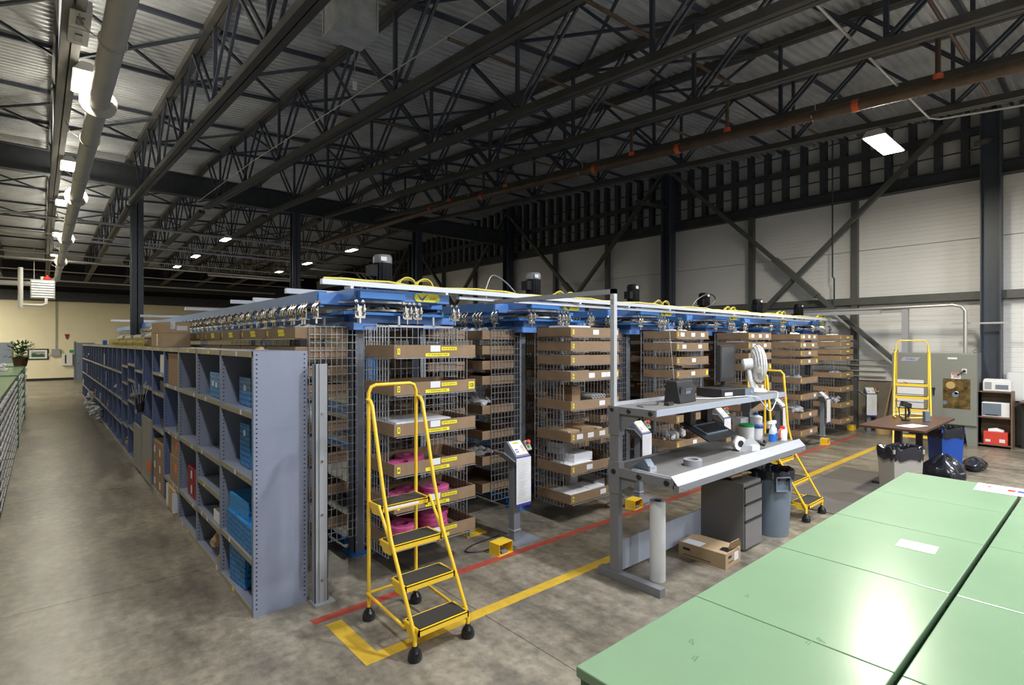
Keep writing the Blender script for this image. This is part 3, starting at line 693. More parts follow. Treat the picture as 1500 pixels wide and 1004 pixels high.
# carriers and trays
def fx(k): return XC0+PITCH*k-0.43+TW/2 + (0.06 if k else 0)
PAPERLBL = {0: [(0.02, 'ab')]}
front_trays = {}
for k in range(NC):
    x = fx(k); y = 4.49
    carrier('wire carrier facing the red floor line at the front of the %s carousel' % CN[k], x, y, 0, 'wire carriers at the carousel fronts')
    tr = tray_set(x, y, 0, FZ[k], lambda i, k=k: 'brown cardboard tray, %s from the top, front of the %s carousel' % (od(i), CN[k]), 'brown trays at the carousel fronts', 0, True)
    front_trays[k] = tr
    for i, o in enumerate(tr):
        obj('support_wires', RUNM, parent=o, loc=(0, 0.06, 0))
        for ch in [c for c in o.children if c.name.startswith('number_tag')]:
            text(str(i+1 if k == 0 else (i % 9)+1), 0.04, 'ink', ch, (0, -0.003, 0), bold=0.001)
        if k == 0:
            obj('label', LBL, parent=o, loc=(-0.02, -0.001, 0.082), label='white blank label')
            s_ = obj('label', STRIPS, parent=o, loc=(0.14, -0.001, 0.08), label='yellow label'); text('MATTE OR ROLL', 0.021, 'ink', s_, (0, -0.003, 0))
            s_ = obj('label', STRIP, parent=o, loc=(0.005, -0.001, 0.022), label='yellow label'); text(['1/2" WHITE BOLT TAPE', '1" WHITE BOLT TAPE', '2" WHITE BOLT TAPE', '3" WHITE BOLT TAPE', '4" PINK BOLT TAPE', '4" PINK BOLT TAPE'][i], 0.022, 'ink', s_, (0, -0.003, 0))
            if i == 1:
                s_ = obj('label', MB().box(-0.035, 0.035, -0.002, 0, -0.035, 0.035), 'yellow_tag', o, (0.41, -0.001, 0.055), label='yellow number label'); text('125', 0.05, 'ink', s_, (0, -0.003, 0), bold=0.002, sx=0.75)
        else:
            pos = {1: {0: (0.0, 0.38), 1: (), 2: (), 3: (-0.08, 0.16, 0.26), 4: (0.12,), 5: (-0.3, -0.1, 0.12, 0.34), 6: (-0.12, 0.36), 7: (0.14,)}}.get(k, {0: (-0.3, 0.0, 0.28), 1: (-0.25, 0.2), 2: (0.02,), 3: (0.0,), 5: (0.3,), 6: (0.05,)}).get(i, (0.1,) if (i+k) % 2 else ())
            if k == 5: pos = ()
            for p in pos: obj('label', LBL, parent=o, loc=(p, -0.001, 0.058), label='white label')
            if i == 3 and k < 5: obj('label', MB().box(-0.03, 0.03, -0.002, 0, -0.035, 0.035), 'yellow_tag', o, (0.41, -0.001, 0.058), label='yellow number label')
            if k == 5: obj('label', STRIPS, parent=o, loc=(0.08, -0.001, 0.06), label='yellow label')
    # side lanes
    xl = XC0+PITCH*k-0.86
    nl = 15 if k == 0 else 3
    for j in range(nl):
        yc = 5.25+j*0.97
        full = (k == 0 and j < 3) or k > 0
        if full: carrier('wire carrier, %s back along the left lane of the %s carousel' % (od(j), CN[k]), xl, yc+TW/2, R(-90), 'wire carriers along the left lanes', nback=False)
        lv = LZ if full else LZ[:2]
        if k == 0 and j >= 3: lv = LZ[:2] if j < 8 else LZ[:1]
        tr = tray_set(xl, yc+TW/2, R(-90), lv, lambda i, j=j, k=k: 'cardboard tray, %s level down, %s carrier back, left lane, %s carousel' % (od(i), od(j), CN[k]), 'brown trays along the left lanes', 1, i == 0)
        for i, o in enumerate(tr):
            obj('support_wires', RUNM, parent=o, loc=(0, 0.06, 0))
            if k == 0 and i == 0:
                obj('label', STRIPS, parent=o, loc=(0.02, -0.001, 0.075), label='yellow label'); obj('number_tag', TAG, parent=o, loc=(-0.40, -0.001, 0.055))
                obj('label', STRIPS, parent=o, loc=(0.04, -0.001, 0.04), label='yellow label')
    # right lane carriers with their end panels towards us
    xr = XC0+PITCH*k+0.90
    for j in range(2):
        yc = 5.25+j*0.97
        if k == NC-1 and j: continue
        if k < 5:
            carrier('wire carrier, %s back along the right lane of the %s carousel' % (od(j), CN[k]), xr, yc+TW/2, R(90), 'wire carriers along the right lanes', nback=False)
            tr = tray_set(xr, yc+TW/2, R(90), LZ, lambda i, j=j, k=k: 'cardboard tray, %s level down, %s carrier back, right lane, %s carousel' % (od(i), od(j), CN[k]), 'brown trays along the right lanes', 1, False)
            for o in tr: obj('support_wires', RUNM, parent=o, loc=(0, 0.06, 0))

# --- tray contents
def roll_mesh(r, h, m_, hole=0.4):
    b = MB(); b.lathe([(r*hole, 0), (r*0.96, 0), (r, h*0.12), (r, h*0.88), (r*0.96, h), (r*hole, h), (r*hole, 0)], (0, 0, 0), 22, caps=False)
    return b.mesh('tape_roll', m_, True)
PR = roll_mesh(0.145, 0.042, 'pink'); WR = roll_mesh(0.055, 0.1, 'paper', 0.5)
tx0 = fx(0)
ti = 0
for (lev, stacks) in ((3, ((-0.27, 0.18, 2), (-0.05, 0.42, 2))), (4, ((-0.27, 0.16, 3), (0.10, 0.20, 3), (-0.05, 0.42, 2))), (5, ((-0.28, 0.16, 4), (0.08, 0.20, 5), (-0.08, 0.42, 3)))):
    for si, (dx, dy, n_) in enumerate(stacks):
        for q in range(n_):
            obj('tape_roll', PR, loc=(tx0+dx+random.uniform(-.008, .008), 4.36+dy, FZ[0][lev]+0.008+q*0.0425), label='pink wrapped tape roll, %s up in the %s stack of tray %s from top' % (od(q), ['left', 'middle', 'rear'][si] if len(stacks) == 3 else ['left', 'rear'][si], ['', '', '', 'four', 'five', 'six'][lev]), cat='tape roll', group='pink tape rolls')
for q in range(9):
    obj('paper_bundle', MB().box(-0.30, 0.30, -0.2, 0.2, 0, 0.012), 'clear', loc=(tx0-0.10+random.uniform(-.02, .02), 4.62, FZ[0][2]+0.008+q*0.0125), rot=(0, 0, random.uniform(-.04, .04)), label='flat film-wrapped sheet bundle in third tray, %s from bottom' % od(q), cat='sheet bundle', group='film bundles in the third tray')
# blue drums and white buckets inside the nearest carousel
def bucket(x, y, z, r, h, mm, lab, group=None):
    t = thing('bucket', lab, 'bucket', (x, y, z), 0, group)
    obj('body', MB().lathe([(r*0.88, 0), (r, h*0.93), (r*1.05, h*0.93), (r*1.05, h*0.97), (r, h*0.97)], (0, 0, 0), 20), mm, t, smooth=True)
    obj('lid', MB().lathe([(r*1.06, h*0.95), (r*1.06, h), (r*0.9, h*1.01)], (0, 0, 0), 20), mm, t, smooth=True)
for i, (dy, z) in enumerate(((0.22, 1.32), (0.22, 0.985), (0.22, 0.665), (0.5, 0.665), (0.22, 0.325), (0.5, 0.325), (0.5, 1.32))):
    bucket(2.1, 5.25+dy, z+0.01, 0.12, 0.26, 'white', 'white lidded bucket, %s one behind the left mesh of the nearest carousel' % od(i), 'white buckets in the left lane')
for i, (x_, y_, z_) in enumerate(((2.86, 5.85, 0.02), (3.02, 6.3, 0.02))):
    b_ = thing('drum_stack', 'tall blue cylinder standing inside the nearest carousel, %s one' % ['front', 'rear'][i], 'drum', (x_, y_, 0.02), 0, 'blue drums')
    for q in range(3):
        obj('drum', MB().lathe([(0.12, q*0.68), (0.13, q*0.68+0.02), (0.13, q*0.68+0.62), (0.12, q*0.68+0.66)], (0, 0, 0), 20), 'blue_bucket', b_, smooth=True)
# papers / white packs in the other trays
def pack(x, y, z, w_, d_, h_, mm, lab, cat='pack', rz=0.0, group=None):
    return obj('pack', MB().box(-w_/2, w_/2, -d_/2, d_/2, 0, h_), mm, loc=(x, y, z), rot=(0, 0, rz), label=lab, cat=cat, group=group, bevel=0.004)
x1 = fx(1)
pack(x1-0.2, 4.62, FZ[1][0]+0.008, 0.4, 0.34, 0.13, 'paper', 'white stack of sheets at left of the top tray, second carousel')
pack(x1-0.2, 4.62, FZ[1][2]+0.008, 0.4, 0.3, 0.11, 'paper', 'white sheets in the third tray, second carousel')
pack(x1-0.2, 4.62, FZ[1][3]+0.008, 0.4, 0.3, 0.11, 'paper', 'white sheets in the fourth tray, second carousel')
pack(x1-0.13, 4.72, FZ[1][4]+0.008, 0.16, 0.3, 0.26, 'board', 'small upright brown carton in the fifth tray, second carousel', 'carton')
ri = 0
for row in range(3):
    for c in range(5):
        ri += 1
        obj('paper_roll', MB().lathe([(0.026, 0), (0.026, 0.30), (0.014, 0.30), (0.014, 0.0)], (0, 0, 0), 12, Matrix.Rotation(R(90), 3, 'X'), caps=False), 'galv', loc=(x1+0.02+c*0.054+(row % 2)*0.02, 4.72, FZ[1][4]+0.036+row*0.050), smooth=True,
            label='metallic tube in the fifth tray of the second carousel, %s in row %s' % (od(c), ['one', 'two', 'three'][row]), cat='tube', group='metallic tubes in the second carousel')
for i, (dx, w_, h_, m_) in enumerate(((-0.33, 0.2, 0.12, 'board_light'), (-0.08, 0.24, 0.14, 'board'), (0.14, 0.1, 0.11, 'board_light'), (0.34, 0.16, 0.10, 'black'))):
    pack(x1+dx, 4.60, FZ[1][5]+0.008, w_, 0.36, h_, m_, 'carton in the sixth tray of the second carousel, %s from its left end' % od(i), 'carton', rz=0.05*(i-1), group='cartons in the sixth tray')
for i, (dx, dy, w_, d_, h_, z_) in enumerate(((-0.2, 0.2, 0.42, 0.34, 0.10, 6), (-0.12, 0.22, 0.34, 0.3, 0.10, 6), (-0.3, 0.30, 0.24, 0.2, 0.14, 6), (-0.22, 0.2, 0.4, 0.34, 0.09, 7), (0.12, 0.2, 0.3, 0.3, 0.10, 7), (0.30, 0.3, 0.22, 0.28, 0.13, 7), (0.02, 0.40, 0.14, 0.1, 0.2, 7))):
    zz = FZ[1][z_]+0.008+(0.10 if i in (1,) else 0)+(0.20 if i == 2 else 0)
    if i == 2: zz = FZ[1][6]+0.208
    pack(x1+dx, 4.36+dy+0.03, zz, w_, d_, h_, 'paper' if i % 3 != 2 else 'stone', 'white stationery box in the %s tray of second carousel, %s one' % (od(z_), od(i)), 'box', rz=0.03*(i % 3-1), group='white boxes low in the second carousel')
# plastic bundles in the remaining carousels
def bundle(x, y, z, w_, d_, h_, lab, mm='clear', n_=9):
    b = MB()
    for i in range(n_):
        a = random.uniform(0, 6.28); rr = random.uniform(0.03, 0.05); px = random.uniform(-w_/2+.05, w_/2-.05); py = random.uniform(-d_/2+.05, d_/2-.05); L = random.uniform(0.1, 0.18)
        zz = 0.03+random.random()*max(h_-0.06, 0.01)
        b.tube([(px-L*math.cos(a)*.6, py-L*math.sin(a)*.6, zz), (px, py, zz+0.02), (px+L*math.cos(a)*.6, py+L*math.sin(a)*.6, zz)], [rr*0.5, rr, rr*0.5], 7)
    return obj('plastic_bundle', b, mm, loc=(x, y, z), smooth=True, label=lab, cat='bundle', group='plastic wrapped bundles in the trays')
for k in range(2, NC):
    x = fx(k)
    for lev in (0, 3, 5, 6) if k < 4 else (0, 4, 6):
        big = 0.16 if lev >= 5 else 0.07
        bundle(x-0.05, 4.66, FZ[k][lev]+0.05, 0.5, 0.3, big, 'white plastic-wrapped bundle in the %s tray of the %s carousel' % (od(lev), CN[k]), 'paper' if lev in (0, 6) else 'clear', 10 if lev < 5 else 16)
    pack(x-0.26, 4.62, FZ[k][1]+0.008, 0.36, 0.3, 0.125, 'paper', 'white sheet stack in second tray of the %s carousel' % CN[k])
for j in range(2):
    for lev in (0, 4, 6):
        bundle(XC0+PITCH-0.72, 5.7+j*0.97, LZ[lev]+0.05, 0.3, 0.5, 0.1, 'white wrapped bundle on level %s, %s carrier of the second carousel left lane' % (['one', '', '', '', 'five', '', 'seven'][lev], od(j)), 'paper', 8)
for j in range(3):
    bundle(XC0-0.70, 5.75+j*0.97, LZ[0]+0.05, 0.3, 0.6, 0.08, 'loose white wrapped goods in the top left-lane tray, %s carrier of the nearest carousel' % od(j), 'paper', 9)

# cable tray across the carousel heads
t = thing('cable_tray', 'long white cable trunking running across all the carousel heads', 'cable tray', (0, 4.86, 2.738))
b = MB(); b.box(1.93, 15.3, -0.03, 0.03, 0, 0.048); obj('trunking', b, 'white_tray', t)
b = MB(); b.box(3.5, 13.6, 0.03, 0.09, -0.055, -0.025); obj('lower_trunking', b, 'white_tray', t)
b = MB()
for k in range(NC*2+1):
    b.box(2.2+k*1.08, 2.23+k*1.08, -0.03, 0.11, -0.025, 0.0)
obj('bracket', b, 'white_tray', t, kind='stuff')
pts = []
for i in range(60):
    pts.append((1.95+i*0.22, 0.0+0.012*math.sin(i*1.3), 0.058+0.010*math.sin(i*0.9)+0.006*math.sin(i*2.7)))
obj('yellow_cable', MB().tube(pts, 0.010, 6), 'yellow_cable', t, smooth=True)
for i, (x0, x1_, y, z) in enumerate(((2.2, 3.4, 6.6, 2.79), (2.2, 4.5, 7.9, 2.76), (2.4, 3.9, 9.9, 2.86), (2.2, 3.6, 12.6, 2.86), (1.9, 3.6, 16.5, 2.85), (1.6, 3.4, 20.5, 2.85))):
    obj('trunking_arm', MB().box(x0, x1_, y, y+0.07, z, z+0.06), 'white_tray', label='white trunking bar crossing the nearest carousel, %s from the front' % od(i), cat='cable tray')
    obj('trunking_foot', MB().box(x1_-0.3, x1_-0.24, y, y+0.07, 2.70, z), 'white_tray') if False else None
cable('looped_cable', [(8.9, 5.2, 2.86), (9.1, 5.2, 3.0), (9.5, 5.2, 3.12), (9.75, 5.2, 3.05), (9.6, 5.2, 2.92), (9.3, 5.2, 2.84)], 0.012, 'black', 'black cable loop standing between the third and fourth motors', 'cable')
cable('looped_cable', [(4.2, 5.3, 2.86), (4.3, 5.3, 3.05), (4.5, 5.3, 3.0), (4.7, 5.3, 2.86)], 0.008, 'conduit', 'thin grey cable loop left of the second motor', 'cable')

# kiosks
def kiosk():
    t = thing('control_kiosk', 'x', 'control post', (0, 0, 0), 0, 'control posts in front of the carousels')
    obj('base_plate', MB().box(-0.14, 0.24, -0.17, 0.17, 0, 0.012), 'post', t)
    obj('pole', MB().box(-0.055, 0.035, -0.045, 0.045, 0.012, 0.90), 'post', t, bevel=0.006)
    obj('weld_collar', MB().box(-0.062, 0.042, -0.052, 0.052, 0.12, 0.135), 'alu', t)
    h = obj('head', MB().prism([(-0.10, 0.86), (0.11, 0.93), (0.11, 1.06), (0.06, 1.10), (-0.10, 0.95)], 'x', -0.075, 0.13), 'post', t, bevel=0.006)
    # sloped face: from (-0.10,0.95) to (0.06,1.10)
    ang = math.atan2(0.15, 0.16)
    f = obj('keypad', MB().box(-0.085, 0.085, -0.095, 0.095, 0, 0.004), 'white', t, (0.028, -0.02, 1.0275), (ang, 0, 0))
    obj('display', MB().box(-0.045, 0.035, 0.055, 0.075, 0.004, 0.006), 'lcd', f)
    b = MB()
    for i in range(2):
        for j in range(2): b.box(-0.065+i*0.022, -0.050+i*0.022, -0.03-j*0.03, -0.015-j*0.03, 0.004, 0.006)
    obj('buttons', b, 'logo_blue', f)
    b = MB()
    for i in range(2):
        for j in range(4): b.box(0.035+i*0.02, 0.048+i*0.02, 0.01-j*0.022, 0.022-j*0.022, 0.004, 0.006)
    obj('buttons', b, 'logo_orange', f, label='orange buttons')
    p = obj('instruction_sheet', MB().box(-0.10, 0.115, -0.008, -0.005, -0.50, 0.0), 'paper', t, (0.02, -0.105, 0.935))
    b = MB()
    for j in range(22):
        if j == 10: continue
        b.box(-0.08, -0.08+random.uniform(0.08, 0.16), -0.0095, -0.008, -0.03-j*0.021, -0.026-j*0.021)
    obj('printed_lines', b, 'ink_grey', p)
    obj('sheet_holder', MB().box(-0.09, 0.115, -0.005, 0.0, -0.53, 0.01), 'logo_blue', p, label='blue backing sheet')
    obj('side_wing', MB().prism([(-0.26, 1.02), (-0.245, 1.03), (-0.075, 0.90), (-0.075, 0.885)], 'y', -0.10, 0.06), 'post', t)
    e = obj('switch_box', MB().box(-0.035, 0.035, -0.03, 0.03, -0.06, 0.055), 'bin_light', t, (0.17, 0.0, 1.03), (R(-30), 0, 0))
    obj('stop_button', MB().lathe([(0.014, 0), (0.014, 0.02), (0.024, 0.02), (0.026, 0.032), (0.018, 0.04)], (0, -0.03, 0.028), 14, Matrix.Rotation(R(90), 3, 'X')), 'red', e, smooth=True)
    obj('start_button', MB().lathe([(0.016, 0), (0.014, 0.014)], (0, -0.03, -0.018), 12, Matrix.Rotation(R(90), 3, 'X')), 'green_btn', e, smooth=True)
    return t
kk = kiosk(); kl = ['nearest control post with an instruction sheet, left of the second carousel', 'control post seen below the upper shelf of the workbench, left end', 'control post behind the black keyboard tray of the workbench', 'control post behind the second yellow ladder', 'control post between the fifth and farthest carousels', 'last control post near the right wall']
kx = [(3.96, 4.47), (6.27, 4.47), (8.55, 4.47), (10.85, 4.47), (13.1, 4.45), (15.25, 4.15)]
for i, (x, y) in enumerate(kx):
    o = kk if i == 0 else dup(kk)
    o.location = (x, y, 0); o['label'] = kl[i]
    if i == 5: o.rotation_euler = (0, 0, R(-55))
# foot pedal guards
def pedal():
    t = thing('foot_pedal', 'x', 'foot switch', (0, 0, 0), 0, 'yellow foot switch guards on the floor')
    b = MB(); b.box(-0.11, 0.11, -0.08, 0.08, 0.0, 0.006); b.box(-0.10, 0.10, -0.075, 0.075, 0.115, 0.121); b.box(-0.10, -0.094, -0.075, 0.075, 0.006, 0.115); b.box(0.094, 0.10, -0.075, 0.075, 0.006, 0.115); b.box(-0.094, 0.094, 0.069, 0.075, 0.006, 0.115)
    obj('guard', b, 'yellow', t); obj('pedal', MB().prism([(-0.06, 0.008), (0.05, 0.008), (0.05, 0.05), (-0.06, 0.03)], 'x', -0.04, 0.04), 'post', t)
    return t
pp = pedal(); pl_ = ['yellow foot switch box left of the nearest control post', 'yellow foot switch box under the left end of the workbench', 'yellow foot switch box hidden behind the filing pedestal', 'yellow foot switch box beyond the second ladder', 'yellow foot switch box in front of the fifth carousel', 'yellow foot switch box by the last control post']
for i, (x, y) in enumerate(kx):
    o = pp if i == 0 else dup(pp)
    o.location = ((x-0.34, y-0.16, 0) if i != 5 else (15.35, 4.55, 0)); o['label'] = pl_[i]; o.rotation_euler = (0, 0, R(6))
    if i < 5:
        cable('pedal_cable', [(x-0.34, y-0.04, 0.02), (x-0.5, y-0.02, 0.01), (x-0.62, y+0.08, 0.01), (x-0.45, y+0.18, 0.01), (x-0.05, y+0.22, 0.01)], 0.006, 'black', 'black cable from the yellow foot switch to %s control post' % ['the nearest', 'the second', 'the third', 'the fourth', 'the fifth'][i], 'cable')
t = thing('photo_sensor', 'small grey sensor on a bracket over a flat yellow plate by the nearest carousel', 'sensor', (3.72, 4.92, 0))
obj('plate', MB().box(-0.12, 0.16, -0.05, 0.12, 0, 0.015), 'yellow', t); obj('bracket', MB().box(-0.10, -0.09, -0.06, 0.04, 0, 0.12), 'alu', t); obj('sensor', MB().lathe([(0.03, 0), (0.03, 0.05)], (-0.09, -0.02, 0.08), 12, Matrix.Rotation(R(90), 3, 'Y')), 'stone', t)

# ------------------------------------------------------------------ shelving along the aisle
SY0, BW, SX0, SX1, SH = 4.58, 1.035, 1.27, 1.70, 2.13
# perforated upright edge holes shared
hb = MB()
for j in range(56): hb.box(-0.0015, 0, -0.006, 0.006, 0.06+j*0.037, 0.072+j*0.037)
HOLES = hb.mesh('upright_holes', 'hole')
fb = MB()
for j in range(56): fb.box(0.018, 0.030, -0.0015, 0, 0.06+j*0.037, 0.070+j*0.037)
FHOLES = fb.mesh('upright_holes', 'hole')
LVL = {0: [0.45, 1.09, 1.63], 1: [0.42, 0.74, 1.07, 1.64], 2: [0.40, 1.05, 1.64], 3: [0.38, 1.03, 1.64], 4: [0.95, 1.47, 1.76], 5: [1.5], 6: [1.72], 7: [0.6, 1.1, 1.5, 1.8], 8: [0.55, 1.0, 1.40, 1.74]}
def shelf_label(p, y, z):
    return obj('label', LB2, parent=p, loc=(-0.0015, y, z))
LB2 = MB().box(-0.0015, 0, -0.022, 0.022, -0.018, 0.022).mesh('label', 'paper'); LB3 = MB().box(-0.0015, 0, -0.03, 0.03, -0.012, 0.016).mesh('label', 'yellow_tag')
NB = 23
for k in range(NB):
    far = k >= 4  # far bays take a deeper blue than the near ones
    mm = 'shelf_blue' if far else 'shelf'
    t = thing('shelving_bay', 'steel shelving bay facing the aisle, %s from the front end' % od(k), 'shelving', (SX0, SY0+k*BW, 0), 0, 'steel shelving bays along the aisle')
    D = SX1-SX0
    s = obj('side_panel', MB().box(0, D, 0, 0.012, 0, SH).box(0, 0.012, 0.0125, 0.045, 0, SH), mm, t)
    if k == 0:
        for q in range(2): pass
        for q_ in (0, D-0.05): obj('upright_holes', FHOLES, parent=s, loc=(q_, 0, 0), kind='stuff')
    if 0 < k < 9:
        h_ = obj('upright_holes', FHOLES, parent=s, loc=(0, 0, 0)); h_['kind'] = 'stuff'
    if k == NB-1: obj('side_panel', MB().box(0, D, BW-0.012, BW, 0, SH), mm, t)
    obj('back_panel', MB().box(D-0.012, D, 0.012, BW, 0.02, SH), mm, t)
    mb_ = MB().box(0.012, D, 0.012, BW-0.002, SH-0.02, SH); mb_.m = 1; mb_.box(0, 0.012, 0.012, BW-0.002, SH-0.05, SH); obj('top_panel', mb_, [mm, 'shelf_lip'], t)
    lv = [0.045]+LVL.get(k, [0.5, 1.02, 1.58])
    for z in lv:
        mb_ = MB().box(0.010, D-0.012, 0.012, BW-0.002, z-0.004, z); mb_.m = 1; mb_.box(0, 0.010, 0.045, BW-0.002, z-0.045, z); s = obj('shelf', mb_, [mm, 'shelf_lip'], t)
        if k < 12:
            for q in range(random.choice((1, 1, 2)) if k else 1): obj('label', LB2 if random.random() < 0.8 else LB3, parent=s, loc=(0, random.uniform(0.15, 0.85), z-0.022))
    tb = obj('label', LB3 if k % 3 else LB2, parent=t, loc=(0, 0.5, SH-0.03)); tb['label'] = 'label strip'
def shelfbox(k, x, y, z, dx, dy, dz, mm, lab, cat='box', tags=(), rz=0.0, group=None, name='box'):
    """x,y local offsets of box corner inside bay k (x from the aisle face)"""
    o = obj(name, MB().box(-dx/2, dx/2, -dy/2, dy/2, 0, dz), mm, loc=(SX0+x+dx/2, SY0+k*BW+y+dy/2, z), rot=(0, 0, rz), label=lab, cat=cat, group=group, bevel=0.003)
    for (kind, ty, tz, w_, h_) in tags:
        obj('label', MB().box(-dx/2-0.002, -dx/2, ty-w_/2, ty+w_/2, tz-h_/2, tz+h_/2), kind, o)
        obj('label', MB().box(-0.05, 0.05, -dy/2-0.002, -dy/2, tz-h_/2, tz+h_/2), kind, o)
    return o
PB = 'pattern_blue'
shelfbox(0, 0.10, 0.44, 1.634, 0.26, 0.36, 0.25, PB, 'blue printed carton on the second shelf of the front bay', tags=(('paper', 0, 0.16, 0.07, 0.05),))
shelfbox(0, 0.09, 0.44, 1.094, 0.26, 0.30, 0.38, PB, 'tall blue wrapped carton standing on the middle shelf of the front bay', tags=(('paper', 0, 0.3, 0.06, 0.05),))
shelfbox(0, 0.02, 0.14, 0.454, 0.34, 0.76, 0.22, PB, 'large blue wrapped bundle, lower one on the low shelf of the front bay')
shelfbox(0, 0.04, 0.34, 0.675, 0.30, 0.50, 0.16, PB, 'blue wrapped bundle lying on the larger one in the front bay', rz=0.05)
shelfbox(0, 0.04, 0.46, 0.049, 0.34, 0.38, 0.31, PB, 'blue patterned parcel on the bottom shelf of the front bay', rz=0.08)
shelfbox(1, 0.05, 0.25, 1.644, 0.28, 0.42, 0.25, PB, 'blue printed carton on the top shelf of the second bay', tags=(('paper', 0.08, 0.14, 0.06, 0.05), ('paper', -0.06, 0.13, 0.06, 0.05)))
shelfbox(1, 0.03, 0.20, 0.424, 0.2, 0.22, 0.11, 'paper', 'small white open carton on the low shelf of the second bay')
for q in range(5):
    b = MB(); b.tube([(-0.12, -0.16, 0), (0, 0, 0.012), (0.12, 0.18, 0)], [0.05, 0.065, 0.05], 8)
    obj('paper_sack', b, 'board_light', loc=(SX0+0.16+(q % 2)*0.06, SY0+BW+0.30+(q//2)*0.14, 0.10+0.085*(q % 3)), smooth=True, label='tan folded sack heaped on the bottom shelf of the second bay, %s one' % od(q), cat='sack', group='tan sacks')
cable('hose_loop', [(SX0+0.1, SY0+BW+0.10, 0.76), (SX0+0.1, SY0+BW+0.25, 0.80), (SX0+0.1, SY0+BW+0.28, 0.95), (SX0+0.1, SY0+BW+0.12, 1.0)], 0.012, 'black', 'black hose loop on a shelf of the second bay', 'hose')
for q in range(4):
    shelfbox(2, 0.04+(q//2)*0.0, 0.08+(q % 2)*0.33, 0.404+(q//2)*0.17, 0.26, 0.30, 0.165, 'dark_red', 'dark red carton in the third bay, %s' % ['lower right', 'lower left', 'upper right', 'upper left'][q], tags=(('paper', -0.06, 0.09, 0.06, 0.09),), group='dark red cartons')
shelfbox(3, 0.03, 0.05, 1.644, 0.38, 0.86, 0.41, 'board', 'big brown carton filling the top of the fourth bay')
shelfbox(3, 0.05, 0.15, 1.034, 0.22, 0.30, 0.10, 'brown_wood', 'small dark brown open carton with goods on the fourth bay shelf')
shelfbox(3, 0.02, 0.10, 0.384, 0.34, 0.62, 0.34, 'board', 'brown carton with orange labels in the fourth bay, lower one', tags=(('orange_tag', -0.1, 0.2, 0.13, 0.10),))
shelfbox(3, 0.03, 0.12, 0.726, 0.33, 0.58, 0.28, 'board', 'brown carton with orange labels in the fourth bay, upper one', tags=(('orange_tag', -0.1, 0.15, 0.13, 0.10),))
shelfbox(3, -0.02, 0.16, 0.049, 0.05, 0.60, 0.28, 'board_light', 'flat tan board leaning at the foot of the fourth bay', tags=(('paper', 0.2, 0.14, 0.14, 0.26),))
for q in range(6):
    shelfbox(4, 0.0, 0.06+(q % 2)*0.46, 0.049+(q//2)*0.235, 0.36, 0.44, 0.232, 'board', 'brown carton in the fifth bay stack, %s' % ['bottom right', 'bottom left', 'middle right', 'middle left', 'top right', 'top left'][q], tags=(('paper', 0.08, 0.1, 0.10, 0.10),), group='brown cartons in the fifth bay')
shelfbox(4, 0.05, 0.1, 0.954, 0.3, 0.5, 0.13, 'brown_wood', 'dark reddish bin of parts on a shelf of the fifth bay')
shelfbox(4, 0.05, 0.1, 1.474, 0.3, 0.6, 0.16, 'black', 'black bundle on a shelf of the fifth bay')
shelfbox(4, 0.03, 0.05, 1.764, 0.05, 0.5, 0.26, 'paper', 'pale blue-white folder standing at the top of the fifth bay')
shelfbox(5, -0.03, 0.03, 0.03, 0.03, 0.9, 0.98, 'bin_light', 'tall grey-beige panel leaning in the sixth bay', cat='panel', name='leaning_panel')
shelfbox(6, -0.03, 0.03, 0.03, 0.03, 0.9, 0.74, 'bin_light', 'shorter grey-beige panel leaning in the seventh bay', cat='panel', name='leaning_panel')
obj('warning_sign', MB().box(-0.002, 0, -0.16, 0.16, -0.09, 0.09), 'orange_tag', loc=(SX0-0.035, SY0+5*BW+0.1, 0.31), label='bright orange label low on the shelving between carton stack and panels', cat='sign')
# wire basket of rods hanging in the sixth bay
t = thing('rod_bucket', 'wire bucket of thin metal rods hanging on the sixth bay', 'bucket', (SX0-0.10, SY0+5*BW+0.5, 1.10))
t.scale = (0.72, 0.72, 0.78)
obj('bucket', MB().lathe([(0.07, 0), (0.10, 0.36)], (0, 0, 0), 14), 'black', t, smooth=True)
for q in range(12):
    a = q*0.52; b = MB().bar((0.03*math.cos(a), 0.03*math.sin(a), 0.05), (0.10*math.cos(a)*1.5, 0.14*math.sin(a)*1.5, 0.55+0.08*math.sin(q*2.1)), 0.008, 0.008); obj('rod', b, 'alu', t)
obj('hook', MB().box(0.06, 0.10, -0.02, 0.02, 0.30, 0.34), 'black', t)
obj('tag', MB().box(-0.075, -0.07, -0.05, 0.05, -0.02, 0.06), 'paper', t)
# clutter in far bays, each a separate carton or bundle
cl = ['board', 'board_light', 'paper', 'stone', 'black', 'dark_red', 'bin_blue', 'board']
for k in range(7, NB):
    lv = [0.045]+LVL.get(k, [0.5, 1.02, 1.58])
    for li, z in enumerate(lv):
        if random.random() < 0.35: continue
        hmax = (lv[li+1] if li+1 < len(lv) else SH)-z-0.08
        y = 0.08
        for q in range(random.choice((1, 2, 2))):
            dy = random.uniform(0.22, 0.4); dz = random.uniform(0.4, 0.9)*hmax; c = random.choice(cl)
            if random.random() < 0.35:
                bundle(SX0+0.18, SY0+k*BW+y+dy/2, z+0.045, 0.3, dy, dz*0.7, 'wrapped bundle on %s shelf up, %s bay, place %s from front' % (od(li), od(k), ['one', 'two', 'three'][q]), random.choice(('paper', 'clear', 'stone', 'board_light')), 8)
            else:
                shelfbox(k, random.uniform(0.0, 0.08), y, z+0.002, 0.3, dy, dz, c, '%s carton on %s shelf up of the %s bay, place %s' % ({'board': 'brown', 'board_light': 'tan', 'paper': 'white', 'stone': 'grey', 'black': 'black', 'dark_red': 'dark red', 'bin_blue': 'blue'}[c], od(li), od(k), ['one', 'two', 'three'][q]), tags=(('paper', 0, dz/2, 0.08, 0.06),), group='goods in the far shelving bays')
            y += dy+0.1
